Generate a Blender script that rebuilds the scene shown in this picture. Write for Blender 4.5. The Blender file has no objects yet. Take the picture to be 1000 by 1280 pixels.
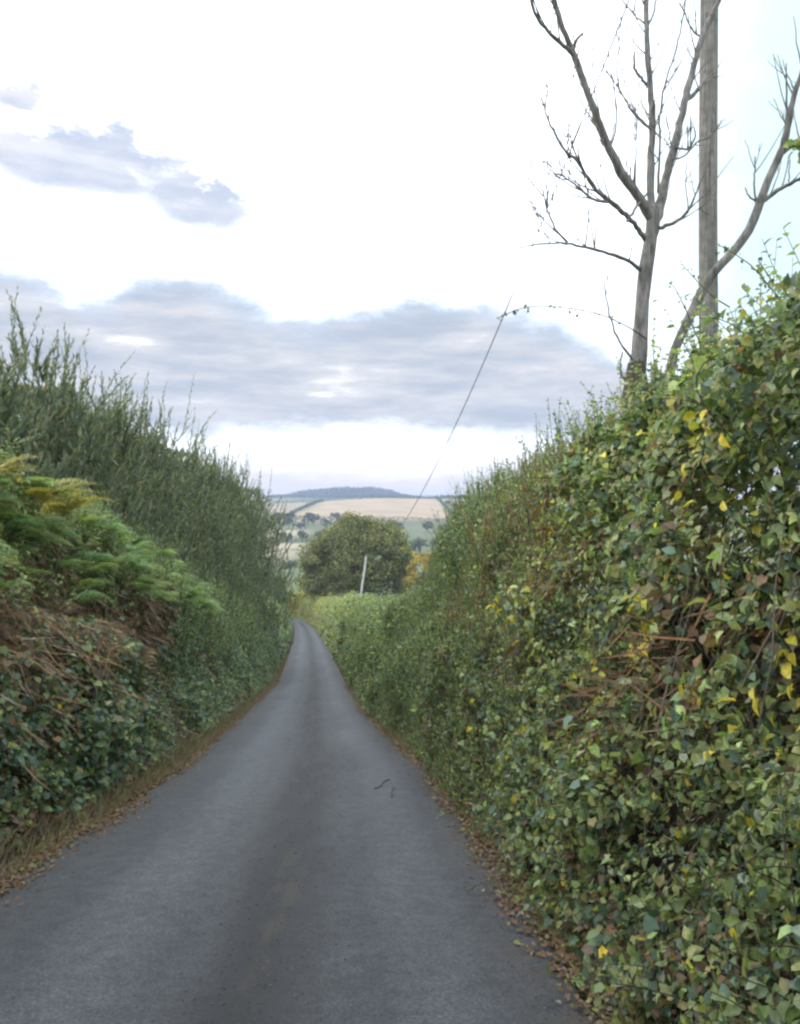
import bpy, math, random
import numpy as np
from mathutils import Vector, Matrix

R = math.radians
rng = np.random.default_rng(7)
random.seed(7)
sc = bpy.context.scene
COL = sc.collection

# ------------------------------------------------------------------ camera
CAM_Z = 1.54
cam_d = bpy.data.cameras.new("camera")
cam = bpy.data.objects.new("camera", cam_d)
COL.objects.link(cam)
cam.location = (0, 0, CAM_Z)
cam.rotation_euler = (R(90), 0, 0)
cam_d.sensor_fit = 'HORIZONTAL'
cam_d.sensor_width = 36
cam_d.lens = 36.0            # focal length = picture width
cam_d.clip_start = 0.05
cam_d.clip_end = 20000
sc.camera = cam

# ------------------------------------------------------------------ sky, sun, exposure
SUN_EL, SUN_AZ = R(15), R(-62)       # low, ahead and to the left of the lane (azimuth from +Y to +X)
world = bpy.data.worlds.new("World")
sc.world = world
world.use_nodes = True
wn, wl = world.node_tree.nodes, world.node_tree.links
wn.clear()

def wmath(op, a, b=None, c=None, clamp=False):
    n = wn.new("ShaderNodeMath"); n.operation = op; n.use_clamp = clamp
    for i, v in enumerate((a, b, c)):
        if v is None: continue
        if isinstance(v, (int, float)): n.inputs[i].default_value = v
        else: wl.new(v, n.inputs[i])
    return n.outputs[0]

def wstep(v, lo, hi):
    n = wn.new("ShaderNodeMapRange"); n.interpolation_type = 'SMOOTHSTEP'
    wl.new(v, n.inputs[0])
    for i, k in ((1, lo), (2, hi)):
        if isinstance(k, (int, float)): n.inputs[i].default_value = k
        else: wl.new(k, n.inputs[i])
    return n.outputs[0]

def wmix(f, a, b):
    n = wn.new("ShaderNodeMix"); n.data_type = 'RGBA'
    if isinstance(f, (int, float)): n.inputs[0].default_value = f
    else: wl.new(f, n.inputs[0])
    for i, k in ((6, a), (7, b)):
        if isinstance(k, tuple): n.inputs[i].default_value = (*k, 1)
        else: wl.new(k, n.inputs[i])
    return n.outputs[2]

tc = wn.new("ShaderNodeTexCoord")
sep = wn.new("ShaderNodeSeparateXYZ"); wl.new(tc.outputs["Generated"], sep.inputs[0])
az = wmath('ARCTAN2', sep.outputs[0], sep.outputs[1])
el = wmath('ARCSINE', sep.outputs[2])
aeC = wn.new("ShaderNodeCombineXYZ")
wl.new(az, aeC.inputs[0]); wl.new(wmath('MULTIPLY', el, 2.2), aeC.inputs[1])

def wnoise(scale, detail, rough, seed):
    n = wn.new("ShaderNodeTexNoise"); n.noise_dimensions = '4D'
    wl.new(aeC.outputs[0], n.inputs["Vector"])
    n.inputs["W"].default_value = seed
    n.inputs["Scale"].default_value = scale; n.inputs["Detail"].default_value = detail
    n.inputs["Roughness"].default_value = rough
    return n.outputs[0]

n1 = wmath('SUBTRACT', wnoise(5.0, 8, 0.6, 3.1), 0.5)
n2 = wmath('SUBTRACT', wnoise(17.0, 8, 0.66, 8.7), 0.5)
aeS = wn.new("ShaderNodeCombineXYZ")
wl.new(az, aeS.inputs[0]); wl.new(wmath('MULTIPLY', el, 5.5), aeS.inputs[1])
n3n = wn.new("ShaderNodeTexNoise"); n3n.noise_dimensions = '4D'
wl.new(aeS.outputs[0], n3n.inputs["Vector"]); n3n.inputs["W"].default_value = 4.2
n3n.inputs["Scale"].default_value = 6.0; n3n.inputs["Detail"].default_value = 8.0; n3n.inputs["Roughness"].default_value = .62
n3 = n3n.outputs[0]
el_w = wmath('ADD', el, wmath('ADD', wmath('MULTIPLY', n1, 0.075), wmath('MULTIPLY', n2, 0.06)))
# upper outline of the long grey cloud bank, by azimuth
fc = wn.new("ShaderNodeFloatCurve")
wl.new(wmath('MULTIPLY_ADD', az, 1 / (2 * math.pi), 0.5), fc.inputs[1])
cv = fc.mapping.curves[0]
pts = [(-3.14, .22), (-1.6, .2), (-.75, .27), (-.5, .29), (-.43, .275), (-.36, .262), (-.29, .288), (-.21, .272), (-.1, .248), (-.03, .262),
       (.06, .272), (.15, .255), (.217, .235), (.28, .19), (.34, .15), (.45, .12), (.9, .2), (1.9, .22), (3.14, .22)]
pts = [((a + math.pi) / (2 * math.pi), b) for a, b in pts]
cv.points[0].location = pts[0]; cv.points[1].location = pts[-1]
for p in pts[1:-1]: cv.points.new(*p)
fc.mapping.update()
top = fc.outputs[0]
bankm = wmath('MULTIPLY', wstep(el_w, 0.075, 0.118),
              wmath('SUBTRACT', 1.0, wstep(el_w, wmath('SUBTRACT', top, .03), wmath('ADD', top, .014))))
def blob(a0, e0, ra, re):
    da = wmath('DIVIDE', wmath('SUBTRACT', az, a0), ra)
    de = wmath('DIVIDE', wmath('SUBTRACT', el_w, e0), re)
    d = wmath('ADD', wmath('POWER', wmath('ABSOLUTE', da), 2.0), wmath('POWER', wmath('ABSOLUTE', de), 2.0))
    d = wmath('ADD', d, wmath('MULTIPLY', n2, 2.2))
    return wmath('SUBTRACT', 1.0, wstep(d, 0.3, 1.3))
small = wmath('MAXIMUM', wmath('MAXIMUM', blob(-.38, .385, .14, .042), blob(-.245, .362, .075, .034)), blob(-.444, .437, .032, .016))
small = wmath('MAXIMUM', small, wmath('MULTIPLY', blob(.4, -.2, .01, .01), 0.0))
# scattered pale cloud higher up, all round
high = wmath('MULTIPLY', wstep(wnoise(2.3, 5, .5, 27.4), .60, .72), wstep(el, .5, .8))
low = wmath('SUBTRACT', 1.0, wstep(el_w, 0.03, 0.085))

sky = wn.new("ShaderNodeTexSky"); sky.sky_type = 'NISHITA'; sky.sun_disc = False
sky.sun_elevation = SUN_EL; sky.sun_rotation = SUN_AZ
sky.air_density = 1.0; sky.dust_density = 1.5; sky.ozone_density = 1.5
# thin bright overcast over the clear sky (brighter overhead, as an overcast sky is)
zen = wmath('MULTIPLY_ADD', wmath('MAXIMUM', sep.outputs[2], 0.0), 15.0, 12.5)
veil = wn.new("ShaderNodeVectorMath"); veil.operation = 'SCALE'
veil.inputs[0].default_value = (.93, .99, 1.1); wl.new(zen, veil.inputs[3])
base = wmix(0.9, sky.outputs[0], veil.outputs[0])
# bluer break in the cloud to the upper right
rb = wmath('MULTIPLY', wstep(wmath('ADD', az, wmath('MULTIPLY', n1, .2)), .2, .44), wmath('SUBTRACT', 1.0, wstep(az, 1.5, 2.0)))
base = wmix(wmath('MULTIPLY', rb, 0.9), base, (4.6, 6.4, 6.8))
bank_col = wmix(wstep(n3, .36, .68), (2.7, 3.1, 3.75), (4.9, 4.85, 5.0))
bank_col = wmix(wstep(wmath('SUBTRACT', el_w, top), -.05, 0.0), bank_col, (3.5, 4.4, 5.7))
low_col = wmix(wstep(n3, .4, .65), (4.6, 3.9, 3.5), (6.5, 5.4, 4.4))
bankm = wmath('MULTIPLY', bankm, wmath('SUBTRACT', 1.0, wmath('MULTIPLY', wstep(n3, .58, .74), .42)))
c = wmix(wmath('MULTIPLY', bankm, .95), base, bank_col)
c = wmix(wmath('MULTIPLY', small, .95), c, wmix(wstep(n3, .38, .64), (3.4, 3.85, 4.8), (5.2, 5.3, 5.7)))
c = wmix(wmath('MULTIPLY', high, .35), c, (6.5, 7.0, 8.0))
c = wmix(wmath('MULTIPLY', low, .85), c, low_col)
bg = wn.new("ShaderNodeBackground"); wl.new(c, bg.inputs[0]); bg.inputs[1].default_value = 0.1
wo = wn.new("ShaderNodeOutputWorld"); wl.new(bg.outputs[0], wo.inputs[0])

sun_d = bpy.data.lights.new("sun", 'SUN')
sun_d.energy = 1.4; sun_d.angle = R(10); sun_d.color = (1.0, 0.86, 0.68)
sun = bpy.data.objects.new("sun", sun_d); COL.objects.link(sun)
sd = Vector((math.sin(SUN_AZ) * math.cos(SUN_EL), math.cos(SUN_AZ) * math.cos(SUN_EL), math.sin(SUN_EL)))
sun.rotation_euler = sd.to_track_quat('Z', 'Y').to_euler()
sun.location = (-30, 20, 30)

sc.view_settings.view_transform = 'Standard'
sc.view_settings.look = 'None'
sc.view_settings.exposure = 0.65
sc.view_settings.gamma = 1.0
sc.view_settings.use_curve_mapping = False
sc.render.engine = 'CYCLES'
sc.cycles.use_denoising = True
sc.cycles.max_bounces = 6
sc.cycles.diffuse_bounces = 4
sc.cycles.glossy_bounces = 2
sc.cycles.transmission_bounces = 4
sc.cycles.volume_bounces = 0
sc.cycles.filter_width = 2.5

# ------------------------------------------------------------------ helpers
def tag(o, label=None, cat=None, group=None, kind=None):
    if label: o["label"] = label
    if cat: o["category"] = cat
    if group: o["group"] = group
    if kind: o["kind"] = kind
    return o

def empty(name, loc=(0, 0, 0), label=None, cat=None, group=None):
    o = bpy.data.objects.new(name, None)
    o.empty_display_size = 0.2
    o.location = loc
    COL.objects.link(o)
    return tag(o, label, cat, group)

def link(name, me, parent=None):
    o = bpy.data.objects.new(name, me); COL.objects.link(o)
    if parent is not None:
        o.parent = parent
    return o

def norm(v):
    return v / np.maximum(np.linalg.norm(v, axis=-1, keepdims=True), 1e-9)

def hash3(ix, iy, iz):
    h = (ix.astype(np.int64) * 374761393 + iy.astype(np.int64) * 668265263 + iz.astype(np.int64) * 2147483647) & 0xffffffff
    h = ((h ^ (h >> 13)) * 1274126177) & 0xffffffff
    h = h ^ (h >> 16)
    return (h & 0xffffff) / float(0xffffff)

def vnoise(x, y, z=0.0):
    x, y, z = np.broadcast_arrays(np.asarray(x, float), np.asarray(y, float), np.asarray(z, float))
    ix, iy, iz = np.floor(x), np.floor(y), np.floor(z)
    fx, fy, fz = x - ix, y - iy, z - iz
    fx, fy, fz = [f * f * (3 - 2 * f) for f in (fx, fy, fz)]
    o = 0
    for a in (0, 1):
        for b in (0, 1):
            for c_ in (0, 1):
                w = (fx if a else 1 - fx) * (fy if b else 1 - fy) * (fz if c_ else 1 - fz)
                o = o + w * hash3(ix + a, iy + b, iz + c_)
    return o

def fbm(x, y, z=0.0, oct=3):
    o, amp, t = 0, 1.0, 0
    for i in range(oct):
        o = o + amp * vnoise(np.asarray(x) * 2 ** i + 17.3 * i, np.asarray(y) * 2 ** i + 5.1 * i, np.asarray(z) * 2 ** i + 9.7 * i)
        t += amp; amp *= .5
    return o / t

class Geo:
    """collects triangles with one colour per vertex and makes ONE mesh of them"""
    def __init__(s): s.V, s.F, s.C, s.n = [], [], [], 0
    def add(s, V, F, C):
        V = np.asarray(V, float).reshape(-1, 3); F = np.asarray(F, np.int64).reshape(-1, 3)
        C = np.broadcast_to(np.asarray(C, float), (len(V), 3))
        s.V.append(V); s.F.append(F + s.n); s.C.append(C); s.n += len(V)
    def scatter(s, tm, pos, t, n, size, col):
        V0, F0 = tm
        t = norm(t); n = norm(n - (n * t).sum(-1, keepdims=True) * t); x = np.cross(t, n)
        size = np.broadcast_to(np.asarray(size, float), (len(pos),))
        V = pos[:, None, :] + size[:, None, None] * (V0[None, :, 0:1] * x[:, None] + V0[None, :, 1:2] * t[:, None] + V0[None, :, 2:3] * n[:, None])
        k = len(V0)
        F = F0[None] + (np.arange(len(pos)) * k)[:, None, None]
        s.add(V.reshape(-1, 3), F.reshape(-1, 3), np.repeat(col, k, axis=0))
    def tubes(s, P, rad, col, sides=4):
        """P: S x K x 3 centre lines, rad: S x K"""
        S, K, _ = P.shape
        T = norm(np.gradient(P, axis=1))
        ref = np.eye(3)[np.argmin(np.abs(T).max(axis=1), axis=1)][:, None, :]
        A = norm(np.cross(T, ref)); B = np.cross(T, A)
        th = np.arange(sides) / sides * 2 * math.pi
        V = P[:, :, None] + rad[:, :, None, None] * (np.cos(th)[None, None, :, None] * A[:, :, None] + np.sin(th)[None, None, :, None] * B[:, :, None])
        idx = np.arange(S * K * sides).reshape(S, K, sides)
        a = idx[:, :-1]; b = idx[:, 1:]; a2 = np.roll(a, -1, 2); b2 = np.roll(b, -1, 2)
        F = np.concatenate([np.stack([a, a2, b2], -1).reshape(-1, 3), np.stack([a, b2, b], -1).reshape(-1, 3)])
        col = np.asarray(col, float)
        C = np.repeat(col, K * sides, axis=0) if col.ndim == 2 else col
        s.add(V.reshape(-1, 3), F, C)
    def mesh(s, name, mat, smooth=False):
        V = np.concatenate(s.V); F = np.concatenate(s.F); C = np.concatenate(s.C)
        me = bpy.data.meshes.new(name)
        me.vertices.add(len(V)); me.vertices.foreach_set("co", V.ravel())
        me.loops.add(F.size); me.loops.foreach_set("vertex_index", F.ravel().astype(np.int32))
        me.polygons.add(len(F)); me.polygons.foreach_set("loop_start", np.arange(len(F), dtype=np.int32) * 3)
        if smooth: me.polygons.foreach_set("use_smooth", np.ones(len(F), bool))
        at = me.attributes.new("col", 'FLOAT_COLOR', 'POINT')
        at.data.foreach_set("color", np.concatenate([C, np.ones((len(C), 1))], 1).ravel())
        me.update(calc_edges=True)
        me.materials.append(mat)
        return me
    def build(s, name, mat, parent=None, smooth=False, kind=None):
        o = link(name, s.mesh(name, mat, smooth), parent)
        if kind: o["kind"] = kind
        return o

def place(o, parent, origin):
    """parent a world-space mesh under an Empty standing at origin"""
    o.parent = parent
    o.location = -Vector(origin)

# ------------------------------------------------------------------ materials
def new_mat(name):
    m = bpy.data.materials.new(name); m.use_nodes = True
    nt = m.node_tree; nt.nodes.clear()
    out = nt.nodes.new("ShaderNodeOutputMaterial")
    return m, nt, out

def nd(nt, kind, **kw):
    n = nt.nodes.new(kind)
    for k, v in kw.items(): n.inputs[k.replace("_", " ")].default_value = v
    return n

def ramp(nt, fac, stops):
    r = nt.nodes.new("ShaderNodeValToRGB"); nt.links.new(fac, r.inputs[0])
    e = r.color_ramp.elements
    while len(e) < len(stops): e.new(.5)
    for el_, (p, c_) in zip(e, stops):
        el_.position = p; el_.color = (*c_, 1) if len(c_) == 3 else c_
    return r.outputs[0]

def mixc(nt, f, a, b, mode='MIX'):
    n = nt.nodes.new("ShaderNodeMix"); n.data_type = 'RGBA'; n.blend_type = mode
    if isinstance(f, (int, float)): n.inputs[0].default_value = f
    else: nt.links.new(f, n.inputs[0])
    for i, k in ((6, a), (7, b)):
        if isinstance(k, tuple): n.inputs[i].default_value = (*k, 1)
        else: nt.links.new(k, n.inputs[i])
    return n.outputs[2]

def leaf_material(name, trans=.3, rough=.5, spec=.35):
    m, nt, out = new_mat(name)
    at = nt.nodes.new("ShaderNodeAttribute"); at.attribute_name = "col"
    tcn = nt.nodes.new("ShaderNodeTexCoord")
    nz = nd(nt, "ShaderNodeTexNoise", Scale=55.0, Detail=2.0)
    nt.links.new(tcn.outputs["Object"], nz.inputs["Vector"])
    v = ramp(nt, nz.outputs[0], [(.3, (.72, .72, .72)), (.7, (1.22, 1.22, 1.22))])
    colr = mixc(nt, 1.0, at.outputs["Color"], v, 'MULTIPLY')
    p = nd(nt, "ShaderNodeBsdfPrincipled", Roughness=rough)
    p.inputs["Specular IOR Level"].default_value = spec
    nt.links.new(colr, p.inputs["Base Color"])
    tr = nt.nodes.new("ShaderNodeBsdfTranslucent")
    tcol = mixc(nt, 1.0, colr, (1.1, 1.2, .72), 'MULTIPLY')
    nt.links.new(tcol, tr.inputs[0])
    mx = nt.nodes.new("ShaderNodeMixShader"); mx.inputs[0].default_value = trans
    nt.links.new(p.outputs[0], mx.inputs[1]); nt.links.new(tr.outputs[0], mx.inputs[2])
    nt.links.new(mx.outputs[0], out.inputs[0])
    return m

LEAF = leaf_material("leaf_green", .38, .5, .35)
DRY = leaf_material("dry_leaf", .15, .8, .15)

def bark_material(name, c0, c1, scale=30, stretch=.15, bump=.5):
    m, nt, out = new_mat(name)
    tcn = nt.nodes.new("ShaderNodeTexCoord")
    mp = nt.nodes.new("ShaderNodeMapping"); mp.inputs["Scale"].default_value = (1, 1, stretch)
    nt.links.new(tcn.outputs["Object"], mp.inputs[0])
    nz = nd(nt, "ShaderNodeTexNoise", Scale=float(scale), Detail=6.0, Roughness=.65)
    nt.links.new(mp.outputs[0], nz.inputs["Vector"])
    n2_ = nd(nt, "ShaderNodeTexNoise", Scale=float(scale) * .2, Detail=3.0)
    nt.links.new(tcn.outputs["Object"], n2_.inputs["Vector"])
    c_ = ramp(nt, nz.outputs[0], [(.32, c0), (.66, c1)])
    c_ = mixc(nt, 1.0, c_, ramp(nt, n2_.outputs[0], [(.35, (.75, .78, .72)), (.65, (1.15, 1.12, 1.1))]), 'MULTIPLY')
    p = nd(nt, "ShaderNodeBsdfPrincipled", Roughness=.9)
    p.inputs["Specular IOR Level"].default_value = .2
    nt.links.new(c_, p.inputs["Base Color"])
    b = nd(nt, "ShaderNodeBump", Strength=bump, Distance=.02)
    nt.links.new(nz.outputs[0], b.inputs["Height"]); nt.links.new(b.outputs[0], p.inputs["Normal"])
    nt.links.new(p.outputs[0], out.inputs[0])
    return m

BARK = bark_material("bark_grey", (.075, .07, .066), (.25, .235, .22), 22, .2, .9)
BARK_DARK = bark_material("bark_dark", (.03, .025, .018), (.10, .085, .06))
POLE = bark_material("weathered_pole", (.085, .078, .07), (.27, .255, .235), 45, .025, .7)
PALEPOLE = bark_material("pale_pole", (.36, .37, .38), (.55, .55, .54), 20, .05, .2)

def plain(name, col, rough=.5, metal=0.0):
    m, nt, out = new_mat(name)
    tcn = nt.nodes.new("ShaderNodeTexCoord")
    nz = nd(nt, "ShaderNodeTexNoise", Scale=40.0, Detail=4.0)
    nt.links.new(tcn.outputs["Object"], nz.inputs["Vector"])
    c_ = mixc(nt, 1.0, tuple(col), ramp(nt, nz.outputs[0], [(.3, (.8, .8, .8)), (.7, (1.15, 1.15, 1.15))]), 'MULTIPLY')
    p = nd(nt, "ShaderNodeBsdfPrincipled", Roughness=rough, Metallic=metal)
    nt.links.new(c_, p.inputs["Base Color"]); nt.links.new(p.outputs[0], out.inputs[0])
    return m
WIRE = plain("wire_black", (.06, .06, .06), .6)
CERAMIC = plain("brown_ceramic", (.10, .05, .03), .25)
STEEL = plain("galvanised_steel", (.35, .35, .35), .5, .8)

def ground_material():
    m, nt, out = new_mat("earth_and_fields")
    at = nt.nodes.new("ShaderNodeAttribute"); at.attribute_name = "col"
    tcn = nt.nodes.new("ShaderNodeTexCoord")
    nz = nd(nt, "ShaderNodeTexNoise", Scale=9.0, Detail=8.0, Roughness=.7)
    nt.links.new(tcn.outputs["Object"], nz.inputs["Vector"])
    nb = nd(nt, "ShaderNodeTexNoise", Scale=.02, Detail=5.0)
    nt.links.new(tcn.outputs["Object"], nb.inputs["Vector"])
    c_ = mixc(nt, 1.0, at.outputs["Color"], ramp(nt, nz.outputs[0], [(.3, (.6, .6, .6)), (.7, (1.3, 1.3, 1.3))]), 'MULTIPLY')
    c_ = mixc(nt, 1.0, c_, ramp(nt, nb.outputs[0], [(.35, (.85, .87, .82)), (.65, (1.1, 1.08, 1.08))]), 'MULTIPLY')
    p = nd(nt, "ShaderNodeBsdfPrincipled", Roughness=.95)
    p.inputs["Specular IOR Level"].default_value = .1
    nt.links.new(c_, p.inputs["Base Color"])
    b = nd(nt, "ShaderNodeBump", Strength=.8, Distance=.08)
    nt.links.new(nz.outputs[0], b.inputs["Height"]); nt.links.new(b.outputs[0], p.inputs["Normal"])
    nt.links.new(p.outputs[0], out.inputs[0])
    return m
GROUND = ground_material()

def road_material():
    m, nt, out = new_mat("worn_lane_tarmac")
    tcn = nt.nodes.new("ShaderNodeTexCoord")
    lat = nt.nodes.new("ShaderNodeAttribute"); lat.attribute_name = "lat"
    mp = nt.nodes.new("ShaderNodeMapping"); mp.inputs["Scale"].default_value = (1, .22, 1)
    nt.links.new(tcn.outputs["Object"], mp.inputs[0])
    def nz(scale, detail=4.0, rough=.6, stretched=False):
        n = nd(nt, "ShaderNodeTexNoise", Scale=scale, Detail=detail, Roughness=rough)
        nt.links.new(mp.outputs[0] if stretched else tcn.outputs["Object"], n.inputs["Vector"])
        return n.outputs[0]
    def mth(op, a, b, clamp=False):
        n = nt.nodes.new("ShaderNodeMath"); n.operation = op; n.use_clamp = clamp
        for i, v in enumerate((a, b)):
            if isinstance(v, (int, float)): n.inputs[i].default_value = v
            else: nt.links.new(v, n.inputs[i])
        return n.outputs[0]
    def band(v, lo, hi):
        n = nt.nodes.new("ShaderNodeMapRange"); n.interpolation_type = 'SMOOTHSTEP'
        nt.links.new(v, n.inputs[0]); n.inputs[1].default_value = lo; n.inputs[2].default_value = hi
        return n.outputs[0]
    big = nz(.9, 5.0, .6, True)
    wob = mth('ADD', lat.outputs["Fac"], mth('MULTIPLY', mth('SUBTRACT', big, .5), .5))
    # dark unworn crown of the lane between two polished wheel tracks
    crown = mth('SUBTRACT', 1.0, band(mth('ABSOLUTE', mth('SUBTRACT', wob, .14), 0), .05, .42))
    edge = band(mth('ABSOLUTE', wob, 0), 1.25, 1.6)
    stone = nz(70.0, 6.0, .8)
    c_ = ramp(nt, stone, [(.30, (.015, .016, .017)), (.5, (.048, .0505, .0535)), (.70, (.118, .119, .12))])
    c_ = mixc(nt, 1.0, c_, ramp(nt, big, [(.3, (.74, .75, .77)), (.7, (1.2, 1.2, 1.18))]), 'MULTIPLY')
    fine = nz(9.0, 7.0, .75)
    c_ = mixc(nt, 1.0, c_, ramp(nt, fine, [(.3, (.64, .64, .65)), (.7, (1.32, 1.31, 1.28))]), 'MULTIPLY')
    for tr, wd in ((-.72, .42), (.98, .36)):
        tk = mth('SUBTRACT', 1.0, band(mth('ABSOLUTE', mth('SUBTRACT', wob, tr), 0), .1, wd))
        c_ = mixc(nt, mth('MULTIPLY', tk, .45), c_, mixc(nt, 1.0, c_, (1.75, 1.75, 1.74), 'MULTIPLY'))
    c_ = mixc(nt, mth('MULTIPLY', crown, band(nz(1.7, 6.0, .7, True), .0, .6)), c_, (.022, .0215, .021))
    moss = mth('MULTIPLY', crown, band(nz(3.2, 6.0, .7, True), .5, .62))
    c_ = mixc(nt, mth('MULTIPLY', moss, .5), c_, (.055, .048, .034))
    c_ = mixc(nt, mth('MULTIPLY', edge, band(nz(5.0, 6.0, .7), .38, .6)), c_, (.06, .049, .036))
    # tar repairs and cracks
    vor = nd(nt, "ShaderNodeTexVoronoi", Scale=.55); vor.feature = 'DISTANCE_TO_EDGE'
    wv = nt.nodes.new("ShaderNodeVectorMath"); wv.operation = 'ADD'
    nzc = nd(nt, "ShaderNodeTexNoise", Scale=1.6, Detail=5.0)
    nt.links.new(tcn.outputs["Object"], nzc.inputs["Vector"])
    nt.links.new(tcn.outputs["Object"], wv.inputs[0]); nt.links.new(nzc.outputs["Color"], wv.inputs[1])
    nt.links.new(wv.outputs[0], vor.inputs["Vector"])
    crack = mth('MULTIPLY', mth('SUBTRACT', 1.0, band(vor.outputs["Distance"], .003, .009)), band(nz(.5, 2.0), .60, .68))
    c_ = mixc(nt, mth('MULTIPLY', crack, .6), c_, (.035, .033, .03))
    p = nd(nt, "ShaderNodeBsdfPrincipled", Roughness=.72)
    p.inputs["Specular IOR Level"].default_value = .35
    nt.links.new(c_, p.inputs["Base Color"])
    b = nd(nt, "ShaderNodeBump", Strength=.8, Distance=.01)
    nt.links.new(stone, b.inputs["Height"]); nt.links.new(b.outputs[0], p.inputs["Normal"])
    nt.links.new(p.outputs[0], out.inputs[0])
    return m
ROAD = road_material()

# ------------------------------------------------------------------ the lane's line and the lie of the land
_D = np.array([-40, -10, 0, 5, 10.4, 23.7, 40, 86, 130, 160, 176, 188, 198, 208, 220, 240])
_X = np.array([1.6, -.15, -.62, -.92, -1.26, -2.8, -4.4, -9.8, -15.5, -20.0, -23.3, -27.5, -33.5, -43, -60, -95])
_Z = np.array([7.1, 1.77, 0, -.885, -1.86, -4.33, -6.9, -12.4, -17.4, -20.6, -22.3, -23.3, -24.0, -24.6, -25.2, -26])
_yy = np.arange(-40, 240.01, .25)
def _smooth(v):
    o = np.interp(_yy, _D, v)
    for w in (21, 15):
        k = np.ones(w) / w
        o = np.convolve(np.pad(o, w // 2, mode='reflect', reflect_type='odd'), k, 'valid')
    return o
_cx, _rz = _smooth(_X), _smooth(_Z)
_rz += CAM_Z - 1.54
def lane_x(y): return np.interp(y, _yy, _cx)
def lane_z(y): return np.interp(y, _yy, _rz)
def sstep(v, a, b):
    t = np.clip((v - a) / (b - a), 0, 1); return t * t * (3 - 2 * t)
_FY = np.array([-200, 200, 230, 300, 400, 500, 700, 900, 1100, 1300, 1500, 1800, 2300, 2700, 3000, 3500, 6000])
_FZ = np.array([-22, -23, -26.5, -32, -34, -30, -17, -5, 8, 18.5, 23, 28, 42, 60, 62, 30, 0])
def ground_z(x, y):
    x, y = np.broadcast_arrays(np.asarray(x, float), np.asarray(y, float))
    yc = np.clip(y, -40, 240)
    cx = np.where(y > 184, np.interp(184, _yy, _cx), lane_x(yc))
    l = x - cx
    rz = lane_z(yc)
    a = np.abs(l)
    bh = np.where(l > 0, 2.1, 1.9)
    fade = 1 - sstep(y, 165, 183)
    near = rz - .05 + fade * bh * sstep(a, 1.78, 3.1) + np.clip(a - 3.1, 0, 120) * .004
    near = near + .35 * (fbm(x * .05, y * .05) - .5) * sstep(a, 4, 20)
    fz = np.interp(y, _FY, _FZ)
    und = (fbm(x * .004 + 3, y * .003, oct=3) - .5) * 2
    far = fz + und * np.interp(y, [230, 500, 1000, 2500], [0.5, 4, 7, 10])
    far = far + np.where(y > 2000, -26 * sstep(x, -40, 120) - 14 * sstep(-x, 380, 520), 0) * sstep(y, 2000, 2500)
    w = sstep(y, 196, 250)
    return near * (1 - w) + far * w

def field_col(x, y):
    """real surface colour of the ground by place: bare earth by the lane, pasture, stubble"""
    n = len(x)
    C = np.tile(np.array([.11, .135, .06]), (n, 1))
    cx = lane_x(np.clip(y, -40, 184)); a = np.abs(x - cx)
    soil = ((1 - sstep(a, 3.2, 4.5)) * (y < 184))[:, None]
    C = C * (1 - soil) + np.array([.045, .034, .024]) * soil
    def patch(x0, x1, y0, y1, col):
        wob = (fbm(x * .02, y * .02) - .5) * 24
        m = (x + wob > x0) & (x + wob < x1) & (y + wob > y0) & (y + wob < y1)
        C[m] = col
    patch(-900, 900, 470, 4000, (.12, .135, .075))
    patch(-420, -62, 480, 610, (.30, .26, .18))
    patch(-60, 300, 470, 560, (.13, .15, .075))
    patch(-420, -75, 650, 740, (.33, .28, .19))
    patch(-330, -130, 880, 1330, (.26, .215, .15))
    patch(-126, 60, 850, 1400, (.32, .245, .165))
    patch(64, 190, 850, 1150, (.28, .225, .15))
    patch(64, 260, 1155, 1500, (.29, .235, .16))
    patch(-700, -340, 860, 1500, (.24, .21, .14))
    patch(-700, 700, 1500, 1800, (.26, .22, .12))
    return C

ys = np.unique(np.concatenate([np.arange(-30, 60, .6), np.arange(60, 260, 2.0), np.arange(260, 1000, 12), np.arange(1000, 3200, 25), np.arange(3200, 6001, 200)]))
ls = np.array([0, .9, 1.6, 1.78, 2.0, 2.2, 2.4, 2.6, 2.85, 3.1, 3.6, 4.5, 6, 9, 14, 20, 28, 38, 50, 65, 80, 100, 120, 145, 170, 200, 240, 280, 330, 380, 440, 520, 650, 900, 1400, 2200, 3500])
ls = np.concatenate([-ls[:0:-1], ls])
YY, LL = np.meshgrid(ys, ls, indexing='ij')
XX = LL + lane_x(np.clip(YY, -40, 184))
ZZ = ground_z(XX, YY)
g = Geo()
ni, nj = XX.shape
idx = np.arange(ni * nj).reshape(ni, nj)
a_, b_, c2_, d_ = idx[:-1, :-1], idx[:-1, 1:], idx[1:, 1:], idx[1:, :-1]
F = np.concatenate([np.stack([a_, b_, c2_], -1).reshape(-1, 3), np.stack([a_, c2_, d_], -1).reshape(-1, 3)])
g.add(np.stack([XX, YY, ZZ], -1).reshape(-1, 3), F, field_col(XX.ravel(), YY.ravel()))
g.build("ground", GROUND, smooth=True, kind="structure")

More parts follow.
